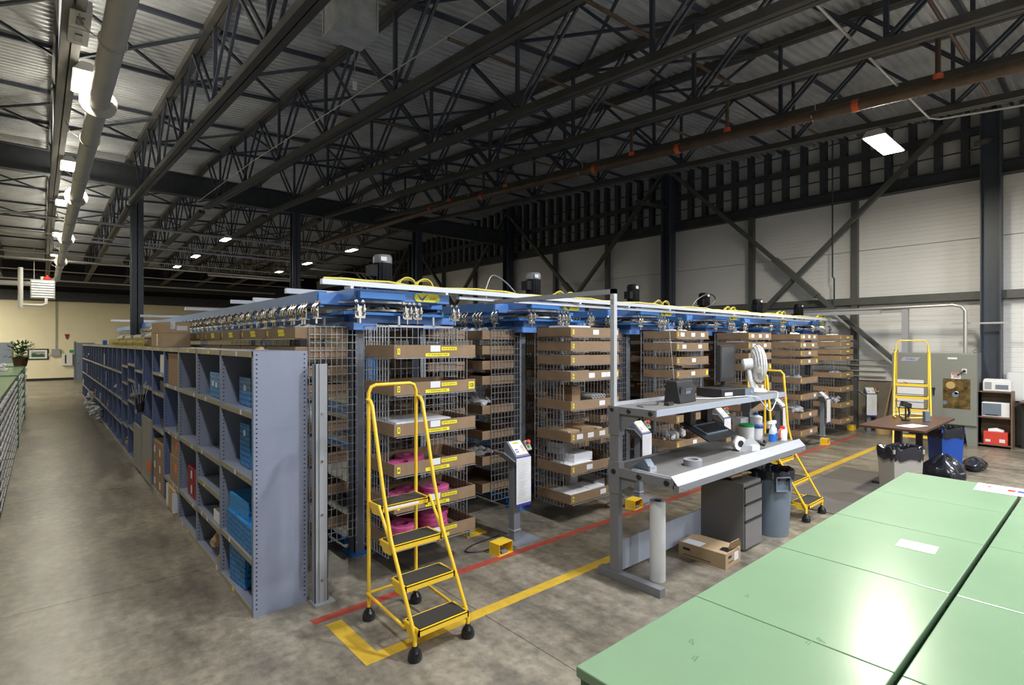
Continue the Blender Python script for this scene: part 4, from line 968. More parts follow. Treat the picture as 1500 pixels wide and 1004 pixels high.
bundle(SX0-0.12, SY0+14*BW, 0.05, 0.3, 0.8, 0.35, 'grey plastic bags piled on the floor beside the far shelving', 'clear', 22)
bundle(SX0-0.12, SY0+16.5*BW, 0.05, 0.3, 0.8, 0.6, 'second heap of grey plastic bags farther down the shelving', 'clear', 22)
# on top of the shelving
t = thing('cardboard_box', 'taped brown cardboard box on top of the shelving', 'box', (1.53, 9.95, SH))
obj('box', MB().box(-0.18, 0.18, -0.55, 0.55, 0, 0.21), 'board_light', t, bevel=0.004)
obj('tape', MB().box(-0.183, -0.18, -0.10, -0.02, 0.02, 0.20), 'clear', t)
t = thing('cardboard_box', 'second brown box stacked on the taped box over the shelving', 'box', (1.53, 9.95, SH+0.212))
obj('box', MB().box(-0.18, 0.17, -0.54, 0.52, 0, 0.17), 'board_light', t, bevel=0.004); obj('label', MB().box(0.0, 0.14, -0.543, -0.54, 0.04, 0.11), 'paper', t); obj('tape', MB().box(-0.08, -0.02, -0.543, -0.54, 0.06, 0.172), 'clear', t)
obj('paper_scrap', MB().prism([(-0.03, 0), (0.05, 0), (0.03, 0.03), (0.0, 0.02)], 'y', -0.04, 0.05), 'board_light', loc=(SX0+0.25, SY0+0.75, SH), label='crumpled tan paper scrap on top of the shelving near the front', cat='paper')
for i in range(4):
    t = thing('wire_basket', 'long wire basket of rolled goods on top of the shelving, %s behind the brown box' % od(i), 'basket', (SX0+0.2, SY0+(6.8+i*1.55)*BW, SH), 0, 'wire baskets on the shelving')
    b = MB()
    for j in range(12):
        y = -0.7+j*0.127; b.bar((-0.17, y, 0), (-0.17, y, 0.16), 0.006, 0.006); b.bar((-0.17, y, 0.005), (0.17, y, 0.005), 0.006, 0.006)
    for z in (0.01, 0.08, 0.16): b.bar((-0.17, -0.7, z), (-0.17, 0.7, z), 0.006, 0.006)
    obj('basket_wires', b, 'yellow_cable', t)
    obj('roll', MB().lathe([(0.06, -0.6), (0.06, 0.6)], (-0.06, 0, 0.07), 12, Matrix.Rotation(R(90), 3, 'X')), 'board_light', t, smooth=True)
    obj('roll', MB().lathe([(0.055, -0.6), (0.055, 0.6)], (0.04, 0, 0.18), 12, Matrix.Rotation(R(90), 3, 'X')), 'stone', t, smooth=True)
obj('tape_dispenser', MB().prism([(-0.12, 0), (0.12, 0), (0.10, 0.08), (0.0, 0.14), (-0.08, 0.12)], 'x', -0.05, 0.05), 'bin_blue', loc=(SX0+0.15, SY0+15*BW, SH), label='small dark blue box at the far top of the shelving', cat='box')
# guard post at the end of the shelving
t = thing('guard_post', 'pale grey steel channel post bolted at the shelving end', 'post', (1.775, 4.50, 0))
b = MB(); b.box(-0.055, 0.055, -0.035, -0.029, 0, 2.02); b.box(-0.055, -0.049, -0.035, 0.035, 0, 2.02); b.box(0.049, 0.055, -0.035, 0.035, 0, 2.02); b.box(-0.02, 0.02, -0.045, -0.035, 0, 2.02)
obj('channel', b, 'stone', t)
for z in (0.2, 0.75, 1.2, 1.6): obj('bolt', MB().lathe([(0.012, 0), (0.010, 0.008)], (0.0, -0.045, z), 8, Matrix.Rotation(R(90), 3, 'X')), 'chrome', t)
obj('base', MB().box(-0.07, 0.10, -0.09, 0.06, 0, 0.012), 'stone', t)

# ------------------------------------------------------------------ green drawer cabinets on the left of the aisle
dfr = MB(); dfr.box(0, 0.016, -0.36, 0.36, 0, 0.118); DRF = dfr.mesh('drawer', 'drawer')
hd_ = MB(); hd_.box(0.016, 0.05, -0.35, 0.35, 0.070, 0.078); hd_.box(0.044, 0.05, -0.35, 0.35, 0.055, 0.078); HDL = hd_.mesh('handle', 'stone')
lb_ = MB()
for q in range(4): lb_.box(0.05, 0.052, -0.33+q*0.17, -0.18+q*0.17, 0.045, 0.080)
LSTR = lb_.mesh('label_strip', 'paper')
for k in range(20):
    y = 8.9+k*0.78+(0.18 if k >= 8 else 0)+(0.18 if k >= 15 else 0)
    zt = 1.50
    t = thing('drawer_cabinet', 'green drawer cabinet left of the aisle, %s from near end' % od(k), 'cabinet', (-0.42, y+0.39, 0), 0, 'green drawer cabinets by the aisle')
    obj('body', MB().box(-0.72, 0, -0.385, 0.385, 0, zt-0.03), 'green_dark', t)
    obj('top', MB().box(-0.74, 0.03, -0.39, 0.39, zt-0.03, zt), 'green', t)
    nd = 11 if k < 12 else 6
    for j in range(nd):
        dd = obj('drawer', DRF, parent=t, loc=(0, 0, 0.09+j*(1.36/nd))); obj('handle', HDL, parent=dd); obj('label_strip', LSTR, parent=dd)
for i, y in enumerate((15.22, 20.86)):
    obj('cabinet_end_post', MB().box(-1.15, -0.36, y, y+0.10, 0, 1.52), 'green_dark', label='dark green end panel between cabinet groups, %s one' % ['nearer', 'farther'][i], cat='panel')
bundle(-0.75, 16.6, 1.54, 0.4, 0.9, 0.15, 'clear plastic bags lying on the green cabinets', 'clear', 16)
# plant
t = thing('potted_plant', 'bushy green plant on the far green cabinets', 'plant', (-0.47, 21.3, 1.50))
obj('pot', MB().lathe([(0.14, 0), (0.19, 0.26), (0.2, 0.28)], (0, 0, 0), 16), 'brown_wood', t, smooth=True)
b = MB()
for q in range(340):
    a = random.uniform(0, 6.283); e = random.uniform(0.0, 1.25); L = random.uniform(0.12, 0.5)
    d_ = Vector((math.cos(a)*math.cos(e), math.sin(a)*math.cos(e), math.sin(e))); p = Vector((0, 0, 0.28))+d_*L; s_ = Vector((-math.sin(a), math.cos(a), 0))*0.032; u_ = d_*0.085+Vector((0, 0, -0.03))
    b.add([p-u_*0.4, p+s_, p+u_, p-s_], [(0, 1, 2, 3)])
obj('leaves', b, 'leaf', t, kind='stuff')
b = MB()
for q in range(9):
    a = q*0.7; b.tube([(0, 0, 0.2), (0.1*math.cos(a), 0.1*math.sin(a), 0.45), (0.3*math.cos(a), 0.3*math.sin(a), 0.65)], 0.008, 5)
obj('stems', b, 'leaf', t)
# back wall things
yb = YB-0.02
t = thing('framed_picture', 'framed landscape picture on the cream back wall', 'picture', (-0.15, yb, 1.22))
b = MB(); b.box(-0.45, 0.45, -0.03, 0, 0, 0.06); b.box(-0.45, 0.45, -0.03, 0, 0.56, 0.62); b.box(-0.45, -0.39, -0.03, 0, 0, 0.62); b.box(0.39, 0.45, -0.03, 0, 0, 0.62); obj('frame', b, 'black', t)
mt_ = obj('mount', MB().box(-0.39, 0.39, -0.015, 0, 0.06, 0.56), 'paper', t)
pic = obj('landscape', MB().box(-0.29, 0.29, -0.018, -0.015, 0.14, 0.47), 'stone', mt_)
obj('hills', MB().prism([(-0.29, 0.14), (0.29, 0.14), (0.29, 0.28), (0.15, 0.33), (0.0, 0.27), (-0.16, 0.38), (-0.29, 0.33)], 'y', -0.021, -0.018), 'leaf', mt_)
t = thing('breaker_panel', 'small grey panel box with a conduit above on the back wall', 'electrical box', (0.62, yb, 1.40)); obj('box', MB().box(-0.19, 0.19, -0.12, 0, 0, 0.42), 'stone', t); obj('conduit', MB().tube([(0.0, -0.04, 0.42), (0.0, -0.04, 3.2)], 0.025, 6), 'stone', t)
t = thing('notice_box', 'white wall box with a black strip near the far door', 'dispenser', (1.12, yb, 0.85)); obj('box', MB().box(-0.24, 0.24, -0.14, 0, 0, 0.70), 'white', t); obj('strip', MB().box(-0.10, -0.03, -0.145, -0.14, 0.12, 0.62), 'black', t)
obj('safety_sign', MB().box(-0.15, 0.15, -0.01, 0, -0.08, 0.08), 'green_btn', loc=(1.38, yb, 1.68), label='small green safety sign on the back wall', cat='sign')
obj('extinguisher_sign', MB().prism([(-0.11, 0.14), (0.11, 0.14), (0.03, -0.16), (-0.03, -0.16)], 'y', -0.02, 0), 'dark_red', loc=(1.12, yb, 2.55), label='dark red pointed sign high on the cream wall', cat='sign')
obj('wall_outlet', MB().box(-0.05, 0.05, -0.03, 0, -0.06, 0.06), 'white', loc=(0.32, yb, 1.5), label='small white wall outlet beside the framed picture', cat='outlet')
obj('caution_sign', MB().box(-0.30, 0.30, -0.03, -0.01, -0.15, 0.15), 'yellow_tag', loc=(10.9, yb, 4.2), label='yellow sign high on the back wall above the carousels', cat='sign')
# ------------------------------------------------------------------ big green cabinet island in front
HT = 1.16; DD = 2.2-HT
gx = [1.29, 2.02, 2.83, 3.64, 4.42, 5.23]; gyA = (0.475, 1.165); gyB = (-0.235, 0.465)
gx2 = [0.58, 1.29, 2.05, 2.82, 3.61, 4.42, 5.23]
def gcab(x0, x1, y0, y1, lab):
    t = thing('drawer_cabinet', lab, 'cabinet', ((x0+x1)/2, (y0+y1)/2, 0), 0, 'mint green topped cabinets in the foreground')
    w_ = (x1-x0)/2-0.002; d_ = (y1-y0)/2-0.001
    obj('body', MB().box(-w_+0.01, w_-0.01, -d_+0.01, d_-0.012, 0, HT-0.035), 'green_dark', t)
    obj('top', MB().box(-w_, w_, -d_, d_, HT-0.035, HT), 'green', t, bevel=0.004)
    sg = 1 if y0 > 0.3 else -1
    for q in range(8):
        z = 0.10+q*0.127; a_, c_ = (d_-0.012, d_-0.003) if sg > 0 else (-d_+0.001, -d_+0.010)
        dr = obj('drawer', MB().box(-w_+0.03, w_-0.03, a_, c_, z, z+0.118), 'green_dark', t)
        y_ = sg*d_; obj('handle', MB().box(-w_+0.05, w_-0.05, min(y_, y_-sg*0.004), max(y_, y_-sg*0.004)+0.0, z+0.085, z+0.10), 'alu', dr)
    return t
for i in range(5):
    gcab(gx[i], gx[i+1], gyA[0]+0.004, gyA[1], 'mint green topped cabinet, far row of the foreground island, %s from the left' % od(i))
    gcab(gx[i] if i else 1.29, gx[i+1], gyB[0], gyB[1]-0.004, 'mint green topped cabinet, near row of the foreground island, %s from the left' % od(i))
# drawers on the side that faces the hall
t = obj('paper_sheet', MB().box(-0.068, 0.068, -0.080, 0.080, 0, 0.0012), 'paper_worn', loc=(3.354, 0.70, HT+0.0006), rot=(0, 0, R(3)), label='worn printed label taped on the green cabinet top', cat='label')
b = MB()
for j in range(7): b.box(-0.055+j*0.017, -0.051+j*0.017, -0.068, 0.068-0.02*(j % 3), 0.0012, 0.0016)
obj('printed_lines', b, 'ink_grey', t)
t = obj('poster_sheet', MB().box(-0.13, 0.13, -0.36, 0.36, 0, 0.0015), 'paper', loc=(5.10, 0.355, HT+0.0006), rot=(0, 0, R(2)), label='white poster with a blue headline at the far edge of the green island', cat='poster')
obj('headline_bar', MB().box(-0.03, 0.045, -0.10, 0.14, 0.0015, 0.002), 'logo_blue', t); obj('red_mark', MB().box(-0.03, 0.04, 0.15, 0.19, 0.0015, 0.002), 'red', t); obj('red_mark', MB().box(0.02, 0.06, 0.28, 0.30, 0.0015, 0.002), 'red', t)
b = MB()
for j in range(4): b.box(-0.09+j*0.018, -0.084+j*0.018, -0.3, 0.02*j, 0.0015, 0.002)
obj('printed_lines', b, 'ink_grey', t)
# scuffs and a floor of small dirt marks on the green tops
for i, (x, y, a) in enumerate(((1.62, 0.93, 0.2), (1.70, 0.99, 0.5), (2.0, 0.72, 0.0), (2.05, 0.70, 0.9), (2.18, 1.02, 0.3))):
    obj('scuff_mark', MB().box(-0.018, 0.018, -0.002, 0.002, 0, 0.0008).box(-0.01, 0.012, 0.008, 0.011, 0, 0.0008), 'green_dark', loc=(x, y, HT+0.0004), rot=(0, 0, a), label='tiny dark scuff on the near end of the green tops, %s' % od(i), cat='stain', group='scuffs on the green tops')
# ------------------------------------------------------------------ rolling ladders
def ladder(lab, loc, rz=0.0, ns=4, W=0.43, grp='yellow rolling ladders', hz=1.86, bow=0.0):
    t = thing('rolling_ladder', lab, 'ladder', loc, rz, grp)
    w_ = W/2; r = 0.0145
    # local: front feet at y=-0.36, rear at y=+0.36
    yf, yr = -0.36, 0.36
    sz = [0.21, 0.45, 0.69, 0.94]; sy = [-0.39, -0.21, -0.03, 0.15]
    # hoop
    pts = [(-w_, yr, 0.08), (-w_, yr, hz-0.06), (-w_+0.02, yr, hz-0.015), (-w_+0.06, yr, hz), (w_-0.06, yr, hz), (w_-0.02, yr, hz-0.015), (w_, yr, hz-0.06), (w_, yr, 0.08)]
    obj('rear_hoop', MB().tube(pts, r, 10), 'yellow', t, smooth=True)
    for s in (-1, 1):
        x = s*(w_+0.012)
        obj('handrail', MB().tube([(x, yr, hz-0.115), (x, yr-0.05-bow, hz-0.12), (x, yr-0.085-bow, hz-0.16), (x, 0.10-bow*0.25, 1.08), (x, -0.02, 0.74), (x, yf, 0.16), (x, yf, 0.08)], r, 10), 'yellow', t, smooth=True)
        obj('side_strut', MB().tube([(x, -0.02, 0.70), (x, 0.17, 0.95)], 0.012, 8), 'yellow', t, smooth=True)
        obj('base_rail', MB().tube([(x, yr, 0.21), (x, -0.22, 0.17)], 0.012, 8), 'yellow', t, smooth=True)
        for y in (yf, yr):
            xx = x if y == yf else s*w_
            f = obj('foot', MB().lathe([(0.042, 0), (0.050, 0.01), (0.050, 0.035), (0.040, 0.065), (0.020, 0.088), (0.018, 0.10)], (xx, y, 0), 18), 'rubber', t, smooth=True)
    obj('cross_bar', MB().tube([(-w_, yr, 0.21), (w_, yr, 0.21)], 0.012, 8), 'yellow', t, smooth=True)
    for i in range(ns):
        z = sz[i]; y0 = sy[i]; d_ = 0.21 if i < 3 else 0.21
        b = MB(); h = 0.045
        b.box(-w_-0.0, w_+0.0, y0, y0+0.012, z-h, z); b.box(-w_, w_, y0+d_-0.01, y0+d_, z-h*0.7, z); b.box(-w_, -w_+0.012, y0, y0+d_, z-h, z); b.box(w_-0.012, w_, y0, y0+d_, z-h, z); b.box(-w_, w_, y0, y0+d_, z-0.012, z-0.004)
        s_ = obj('step', b, 'yellow', t)
        obj('step_tread', MB().box(-w_+0.018, w_-0.018, y0+0.018, y0+d_-0.014, z-0.004, z+0.003), 'tread', s_)
        for s in (-1, 1):
            obj('step_gusset', MB().prism([(y0, z), (y0+d_, z), (y0+d_*0.65, z-0.08), (y0+0.03, z-0.075)], 'x', s*w_-0.004, s*w_+0.004), 'yellow', s_)
    obj('label', MB().box(-w_+0.03, w_-0.1, sy[3]-0.002, sy[3], 0.905, 0.925), 'paper', t)
    return t
L1 = ladder('yellow four-step ladder on black domed feet, nearest, standing in the taped corner', (2.17, 3.60, 0))
L2 = ladder('yellow step ladder partly hidden behind the right end of the workbench', (7.31, 2.94, 0), W=0.49, hz=1.93, bow=0.16)
# tall ladder in front of the electrical cabinet
t = thing('rolling_ladder', 'tall yellow ladder standing in front of the grey electrical cabinet', 'ladder', (13.35, 2.87, 0), R(-78), 'yellow rolling ladders')
w_ = 0.265; r = 0.015
obj('rear_hoop', MB().tube([(-w_, 0.25, 0.05), (-w_, 0.25, 2.16), (-w_+0.06, 0.25, 2.24), (w_-0.06, 0.25, 2.24), (w_, 0.25, 2.16), (w_, 0.25, 0.05)], r, 8), 'yellow', t, smooth=True)
for s in (-1, 1):
    obj('handrail', MB().tube([(s*w_, 0.25, 2.05), (s*(w_+0.02), 0.12, 1.98), (s*(w_+0.04), -0.55, 0.08)], r, 8), 'yellow', t, smooth=True)
    obj('foot', MB().lathe([(0.05, 0), (0.05, 0.05), (0.02, 0.09)], (s*(w_+0.04), -0.55, 0), 12), 'rubber', t, smooth=True)
for i, z in enumerate((0.38, 0.62, 0.87, 1.11, 1.36)):
    s_ = obj('step', MB().box(-w_, w_, -0.50+i*0.115, -0.28+i*0.115, z-0.05, z), 'yellow', t); obj('step_tread', MB().box(-w_+.02, w_-.02, -0.48+i*0.115, -0.30+i*0.115, z, z+0.004), 'tread', s_)

# ------------------------------------------------------------------ workbench
t = thing('workbench', 'grey two-level packing workbench with a tall mast', 'workbench', (4.0, 3.13, 0))
BL = 2.68
for xx in (0.0, BL-0.06):
    obj('foot_beam', MB().box(xx-0.01, xx+0.07, -0.50, 0.18, 0, 0.075), 'bench', t, bevel=0.003)
    obj('leg', MB().box(xx, xx+0.06, -0.05, 0.05, 0.075, 1.0), 'bench', t, bevel=0.003)
    obj('sleeve', MB().box(xx-0.008, xx+0.075, -0.062, 0.062, 0.80, 1.10), 'bench', t, bevel=0.003)
    obj('upper_leg', MB().box(xx, xx+0.06, -0.05, 0.05, 1.0, 1.40), 'bench', t, bevel=0.003)
    obj('sleeve', MB().box(xx-0.008, xx+0.075, -0.062, 0.062, 1.34, 1.60), 'bench', t, bevel=0.003)
    s_ = 1
    obj('gusset', MB().prism([(-0.05, 0.82), (-0.05, 1.02), (-0.34, 1.02)], 'x', xx+0.025, xx+0.035), 'bench', t)
    obj('gusset', MB().prism([(-0.05, 1.36), (-0.05, 1.54), (-0.28, 1.54)], 'x', xx+0.025, xx+0.035), 'bench', t)
obj('lower_panel', MB().box(0.06, BL-0.06, -0.01, 0.01, 0.06, 0.34), 'bench_panel', t)
obj('panel_bracket', MB().box(0.02, 0.10, -0.02, -0.01, 0.06, 0.38), 'bench', t)
# main desk
ZD = 1.04
b = MB(); b.box(0.0, BL, -0.62, 0.06, ZD-0.03, ZD); obj('worktop', b, 'bench_top', t)
for xx in (-0.005, BL-0.03):
    e = obj('end_rail', MB().box(xx, xx+0.035, -0.63, 0.07, ZD-0.075, ZD+0.004), 'bench', t)
    for yy in (-0.56, -0.28, 0.0):
        obj('end_cap', MB().lathe([(0.026, 0), (0.024, 0.01)], (xx, yy, ZD-0.036), 14, Matrix.Rotation(R(-90), 3, 'Y')), 'black', e)
obj('back_rail', MB().box(0, BL, 0.06, 0.075, ZD-0.06, ZD+0.015), 'bench', t)
b = MB(); b.prism([(-0.605, ZD+0.030), (-0.672, ZD-0.040), (-0.667, ZD-0.044), (-0.60, ZD+0.026)], 'x', -0.01, BL+0.01)
obj('front_lip', b, 'alu', t)
obj('front_channel', MB().box(-0.005, BL+0.005, -0.678, -0.62, ZD-0.095, ZD-0.044), 'bench', t)
for xx in (0.05, 0.95, 1.75, BL-0.05): obj('bolt', MB().lathe([(0.008, 0), (0.006, 0.004)], (xx, -0.678, ZD-0.068), 8, Matrix.Rotation(R(90), 3, 'X')), 'chrome', t)
# upper shelf
ZU = 1.605
obj('upper_shelf', MB().box(0.0, BL, -0.44, 0.06, ZU-0.025, ZU), 'bench_top', t)
for xx in (-0.005, BL-0.03):
    e = obj('end_rail', MB().box(xx, xx+0.035, -0.45, 0.07, ZU-0.06, ZU+0.004), 'bench', t)
    for yy in (-0.40, -0.17, 0.02): obj('end_cap', MB().lathe([(0.022, 0), (0.02, 0.01)], (xx, yy, ZU-0.028), 14, Matrix.Rotation(R(-90), 3, 'Y')), 'black', e)
obj('shelf_front_rail', MB().box(0, BL, -0.46, -0.44, ZU-0.05, ZU+0.004), 'bench_panel', t)
obj('shelf_back_rail', MB().box(0.06, 1.4, 0.05, 0.07, ZU, ZU+0.03), 'alu', t)
# mast
obj('mast', MB().box(0.0, 0.045, 0.0, 0.045, 1.55, 2.70), 'alu', t)
obj('mast_arm', MB().box(0.0, 0.045, 0.0, 1.95, 2.655, 2.70), 'stone', t)
obj('mast_bolt', MB().box(-0.006, 0.0, 0.012, 0.03, 2.56, 2.60), 'chrome', t)
obj('mast_arm_hanger', MB().box(0.012, 0.032, 1.93, 1.95, 2.655, 2.80), 'stone', t)
bx, by = 4.0, 3.13
# articulated keyboard tray
t = thing('keyboard_tray', 'black keyboard tray on an arm under the upper bench shelf', 'keyboard tray', (bx+1.30, by-0.22, 1.30))
obj('tray', MB().box(-0.31, 0.31, -0.20, 0.16, -0.014, 0.0), 'black', t, rot=(R(24), 0, 0)); obj('arm', MB().box(-0.24, -0.14, 0.06, 0.14, 0.0, 0.28), 'black', t); obj('arm', MB().box(0.10, 0.20, 0.06, 0.14, 0.0, 0.28), 'black', t)
kb = obj('keyboard', MB().box(-0.22, 0.22, -0.12, 0.06, 0.002, 0.02), 'bin_grey', t, rot=(R(24), 0, 0))
b = MB()
for i in range(14):
    for j in range(5): b.box(-0.205+i*0.0295, -0.182+i*0.0295, -0.11+j*0.029, -0.088+j*0.029, 0.02, 0.027)
obj('keys', b, 'black', kb, kind='stuff')
# radio
t = thing('radio', 'black table radio with a raised antenna on the upper bench shelf', 'radio', (bx+0.80, by-0.20, ZU), R(4))
obj('body', MB().prism([(-0.09, 0), (0.09, 0), (0.07, 0.22), (-0.05, 0.22)], 'x', -0.17, 0.17), 'black', t, bevel=0.012)
obj('front_panel', MB().box(-0.15, 0.15, -0.004, 0.0, -0.075, 0.06), 'screen', t, (0, -0.078, 0.11), (R(10), 0, 0), bevel=0.002)
b = MB()
for q in range(5): b.box(-0.06+q*0.028, -0.042+q*0.028, -0.008, -0.004, 0.02, 0.034)
b.box(-0.05, 0.05, -0.008, -0.004, -0.02, 0.01); obj('buttons', b, 'bin_grey', t, (0, -0.078, 0.11), (R(10), 0, 0))
obj('antenna', MB().tube([(-0.05, 0.04, 0.2), (-0.13, 0.06, 0.83)], 0.003, 6), 'conduit', t)
# pc and monitor
t = thing('desktop_computer', 'flat black desktop computer under the monitor', 'computer', (bx+1.72, by-0.20, ZU), R(-12))
obj('case', MB().box(-0.27, 0.25, -0.17, 0.17, 0.005, 0.095), 'black', t, bevel=0.004); obj('front_panel', MB().box(0.10, 0.25, -0.176, -0.17, 0.01, 0.09), 'bin_grey', t); obj('power_button', MB().lathe([(0.012, 0), (0.012, 0.004)], (0.20, -0.178, 0.05), 10, Matrix.Rotation(R(90), 3, 'X')), 'alu', t); obj('sticker', MB().box(-0.22, -0.10, -0.172, -0.17, 0.025, 0.06), 'paper', t)
t = thing('monitor', 'black flat monitor standing on the desktop computer', 'monitor', (bx+1.90, by-0.10, ZU+0.095), R(2))
obj('stand', MB().lathe([(0.10, 0), (0.10, 0.012), (0.03, 0.02), (0.025, 0.10)], (0, 0.02, 0), 20), 'black', t, smooth=True)
obj('bezel', MB().box(-0.18, 0.18, -0.035, 0.02, 0.06, 0.47), 'black', t, bevel=0.005); obj('screen', MB().box(-0.16, 0.16, -0.038, -0.035, 0.10, 0.45), 'screen', t)
# fan
t = thing('desk_fan', 'white desk fan at the right end of the upper shelf', 'fan', (bx+2.44, by-0.20, ZU))
obj('base', MB().lathe([(0.13, 0), (0.14, 0.015), (0.11, 0.04), (0.03, 0.055)], (0, 0, 0), 24), 'white', t, smooth=True)
obj('stem', MB().tube([(0, 0, 0.04), (-0.05, 0.03, 0.15), (-0.06, 0.05, 0.30)], [0.045, 0.028, 0.025], 12), 'white', t, smooth=True)
ax = Vector((0.62, -0.78, 0.05)).normalized(); Tm = ax.to_track_quat('Z', 'Y').to_matrix(); hc = Vector((0.0, -0.02, 0.34))
obj('motor_housing', MB().lathe([(0.03, -0.17), (0.065, -0.15), (0.07, -0.05), (0.05, -0.02)], hc, 20, Tm), 'white', t, smooth=True)
b = MB()
for (rr, zz) in ((0.22, 0.0), (0.22, 0.03), (0.20, 0.055), (0.15, 0.075), (0.10, 0.085), (0.05, 0.09), (0.20, -0.025), (0.15, -0.04), (0.10, -0.045)):
    b.tube([hc+Tm @ Vector((rr*math.cos(a), rr*math.sin(a), zz)) for a in [j*math.pi/16 for j in range(32)]], 0.0045 if rr < 0.22 else 0.008, 5, True)
for j in range(72):
    a = j*math.pi/36
    b.tube([hc+Tm @ Vector((q*math.cos(a), q*math.sin(a), z)) for (q, z) in ((0.04, 0.09), (0.12, 0.082), (0.19, 0.06), (0.22, 0.02), (0.21, -0.015), (0.15, -0.04), (0.06, -0.048))], 0.0022, 4)
obj('guard', b, 'white', t, smooth=True)
b = MB()
for j in range(3):
    a0 = j*2.094; vs = []
    for (q, da, z) in ((0.03, 0, 0), (0.18, 0.1, -0.02), (0.195, 0.6, 0.0), (0.17, 1.1, 0.03), (0.03, 0.9, 0.02)): vs.append(hc+Tm @ Vector((q*math.cos(a0+da), q*math.sin(a0+da), z+0.01)))
    b.add(vs, [(0, 1, 2, 3, 4)])
obj('blades', b, 'white', t)
obj('hub', MB().lathe([(0.035, -0.02), (0.04, 0.03), (0.02, 0.09)], hc, 14, Tm), 'white', t, smooth=True)
cable('white_cable', [(bx+1.05, by-0.1, ZU+0.012), (bx+1.3, by-0.3, ZU+0.012), (bx+1.8, by-0.46, ZU+0.014), (bx+1.95, by-0.49, ZU-0.05), (bx+2.1, by-0.52, ZU-0.17), (bx+2.3, by-0.5, ZU-0.08), (bx+2.4, by-0.48, ZU+0.02), (bx+2.44, by-0.36, ZU+0.02)], 0.005, 'white', 'white power cord looping off the upper shelf below the fan', 'cord')
cable('thin_cable', [(bx+0.1, by-0.25, ZU+0.008), (bx+0.2, by-0.12, ZU+0.008), (bx+0.4, by-0.2, ZU+0.008), (bx+0.6, by-0.06, ZU+0.008)], 0.004, 'black', 'thin black cable lying on the left of the upper shelf', 'cable')
obj('power_adapter', MB().box(-0.06, 0.06, -0.025, 0.025, 0, 0.03), 'black', loc=(bx+0.47, by-0.28, ZU), rot=(0, 0, R(10)), label='small black power adapter on the upper shelf left of the radio', cat='adapter', bevel=0.004)
# items on the desk
obj('tape_roll', MB().lathe([(0.055, 0), (0.085, 0), (0.085, 0.06), (0.055, 0.06), (0.055, 0)], (0, 0, 0), 28, caps=False), 'stone', loc=(bx+0.62, by-0.44, ZD), smooth=True, label='grey tape roll lying on the bench worktop', cat='tape roll')
t = thing('stapler_press', 'grey hand sealing tool at the left end of the worktop', 'tool', (bx+0.17, by-0.22, ZD), R(-20))
obj('base', MB().prism([(-0.10, 0), (0.12, 0), (0.12, 0.015), (0.03, 0.06), (-0.04, 0.10), (-0.10, 0.05)], 'x', -0.035, 0.035), 'bin_grey', t, bevel=0.004); obj('lever', MB().bar((0, 0.0, 0.07), (0, -0.13, 0.03), 0.03, 0.02), 'galv', t); obj('blade', MB().box(-0.035, 0.035, -0.13, -0.11, 0, 0.05), 'alu', t)
obj('edge_strip', MB().box(-0.01, 0.01, -0.2, 0.2, 0, 0.012), 'alu', loc=(bx+0.03, by-0.38, ZD+0.004), label='bright metal strip along the left worktop edge', cat='metal strip')
t = thing('tape_gun', 'tape dispenser with a white roll and dark grip on the worktop', 'tape dispenser', (bx+1.62, by-0.40, ZD), R(-25))
Ry = Matrix.Rotation(R(90), 3, 'X')
obj('roll', MB().lathe([(0.035, -0.03), (0.075, -0.03), (0.075, 0.03), (0.035, 0.03), (0.035, -0.03)], (0, 0, 0.08), 24, Ry, caps=False), 'white', t, smooth=True)
obj('core', MB().lathe([(0.036, -0.032), (0.036, 0.032)], (0, 0, 0.08), 18, Ry), 'black', t, smooth=True)
obj('frame', MB().prism([(-0.02, 0.0), (0.20, 0.0), (0.24, 0.06), (0.14, 0.14), (0.06, 0.12)], 'y', -0.035, -0.031), 'alu', t); obj('grip', MB().tube([(0.16, 0, 0.10), (0.24, 0, 0.08), (0.32, 0, 0.05), (0.34, 0, 0.09)], [0.02, 0.025, 0.022, 0.02], 8), 'black', t, smooth=True)
obj('wing', MB().box(0.12, 0.22, -0.06, 0.0, 0.0, 0.055), 'white', t)
obj('steel_rule', MB().box(-0.14, 0.14, -0.012, 0.012, 0, 0.003), 'galv', loc=(bx+1.50, by-0.56, ZD), rot=(0, 0, R(-12)), label='thin steel rule lying in front of the tape dispenser', cat='ruler')
def jug(name, lab, cat, x, y, r, h, body, lidm, lidr=None):
    t = thing(name, lab, cat, (x, y, ZD))
    obj('body', MB().lathe([(r*0.95, 0), (r, 0.01), (r, h*0.8), (r*0.93, h*0.84)], (0, 0, 0), 22), body, t, smooth=True)
    obj('lid', MB().lathe([(r*1.03, h*0.82), (r*1.03, h*0.93), ((lidr or r*0.6), h*1.0)], (0, 0, 0), 22), lidm, t, smooth=True)
    return t
jug('canister', 'white canister with a dark green lid on the worktop', 'canister', bx+2.30, by-0.16, 0.085, 0.20, 'white', 'green_btn')
jug('canister', 'white tub with a blue rim beside the green-lidded canister', 'canister', bx+2.475, by-0.20, 0.075, 0.165, 'white', 'bin_blue', 0.07)
t = thing('carton', 'small white carton with grey print behind the tubs', 'box', (bx+2.45, by-0.02, ZD)); obj('box', MB().box(-0.10, 0.10, -0.05, 0.05, 0, 0.24), 'paper', t); obj('print', MB().box(-0.08, 0.08, -0.052, -0.05, 0.16, 0.18).box(-0.08, 0.08, -0.052, -0.05, 0.10, 0.14), 'ink_grey', t)
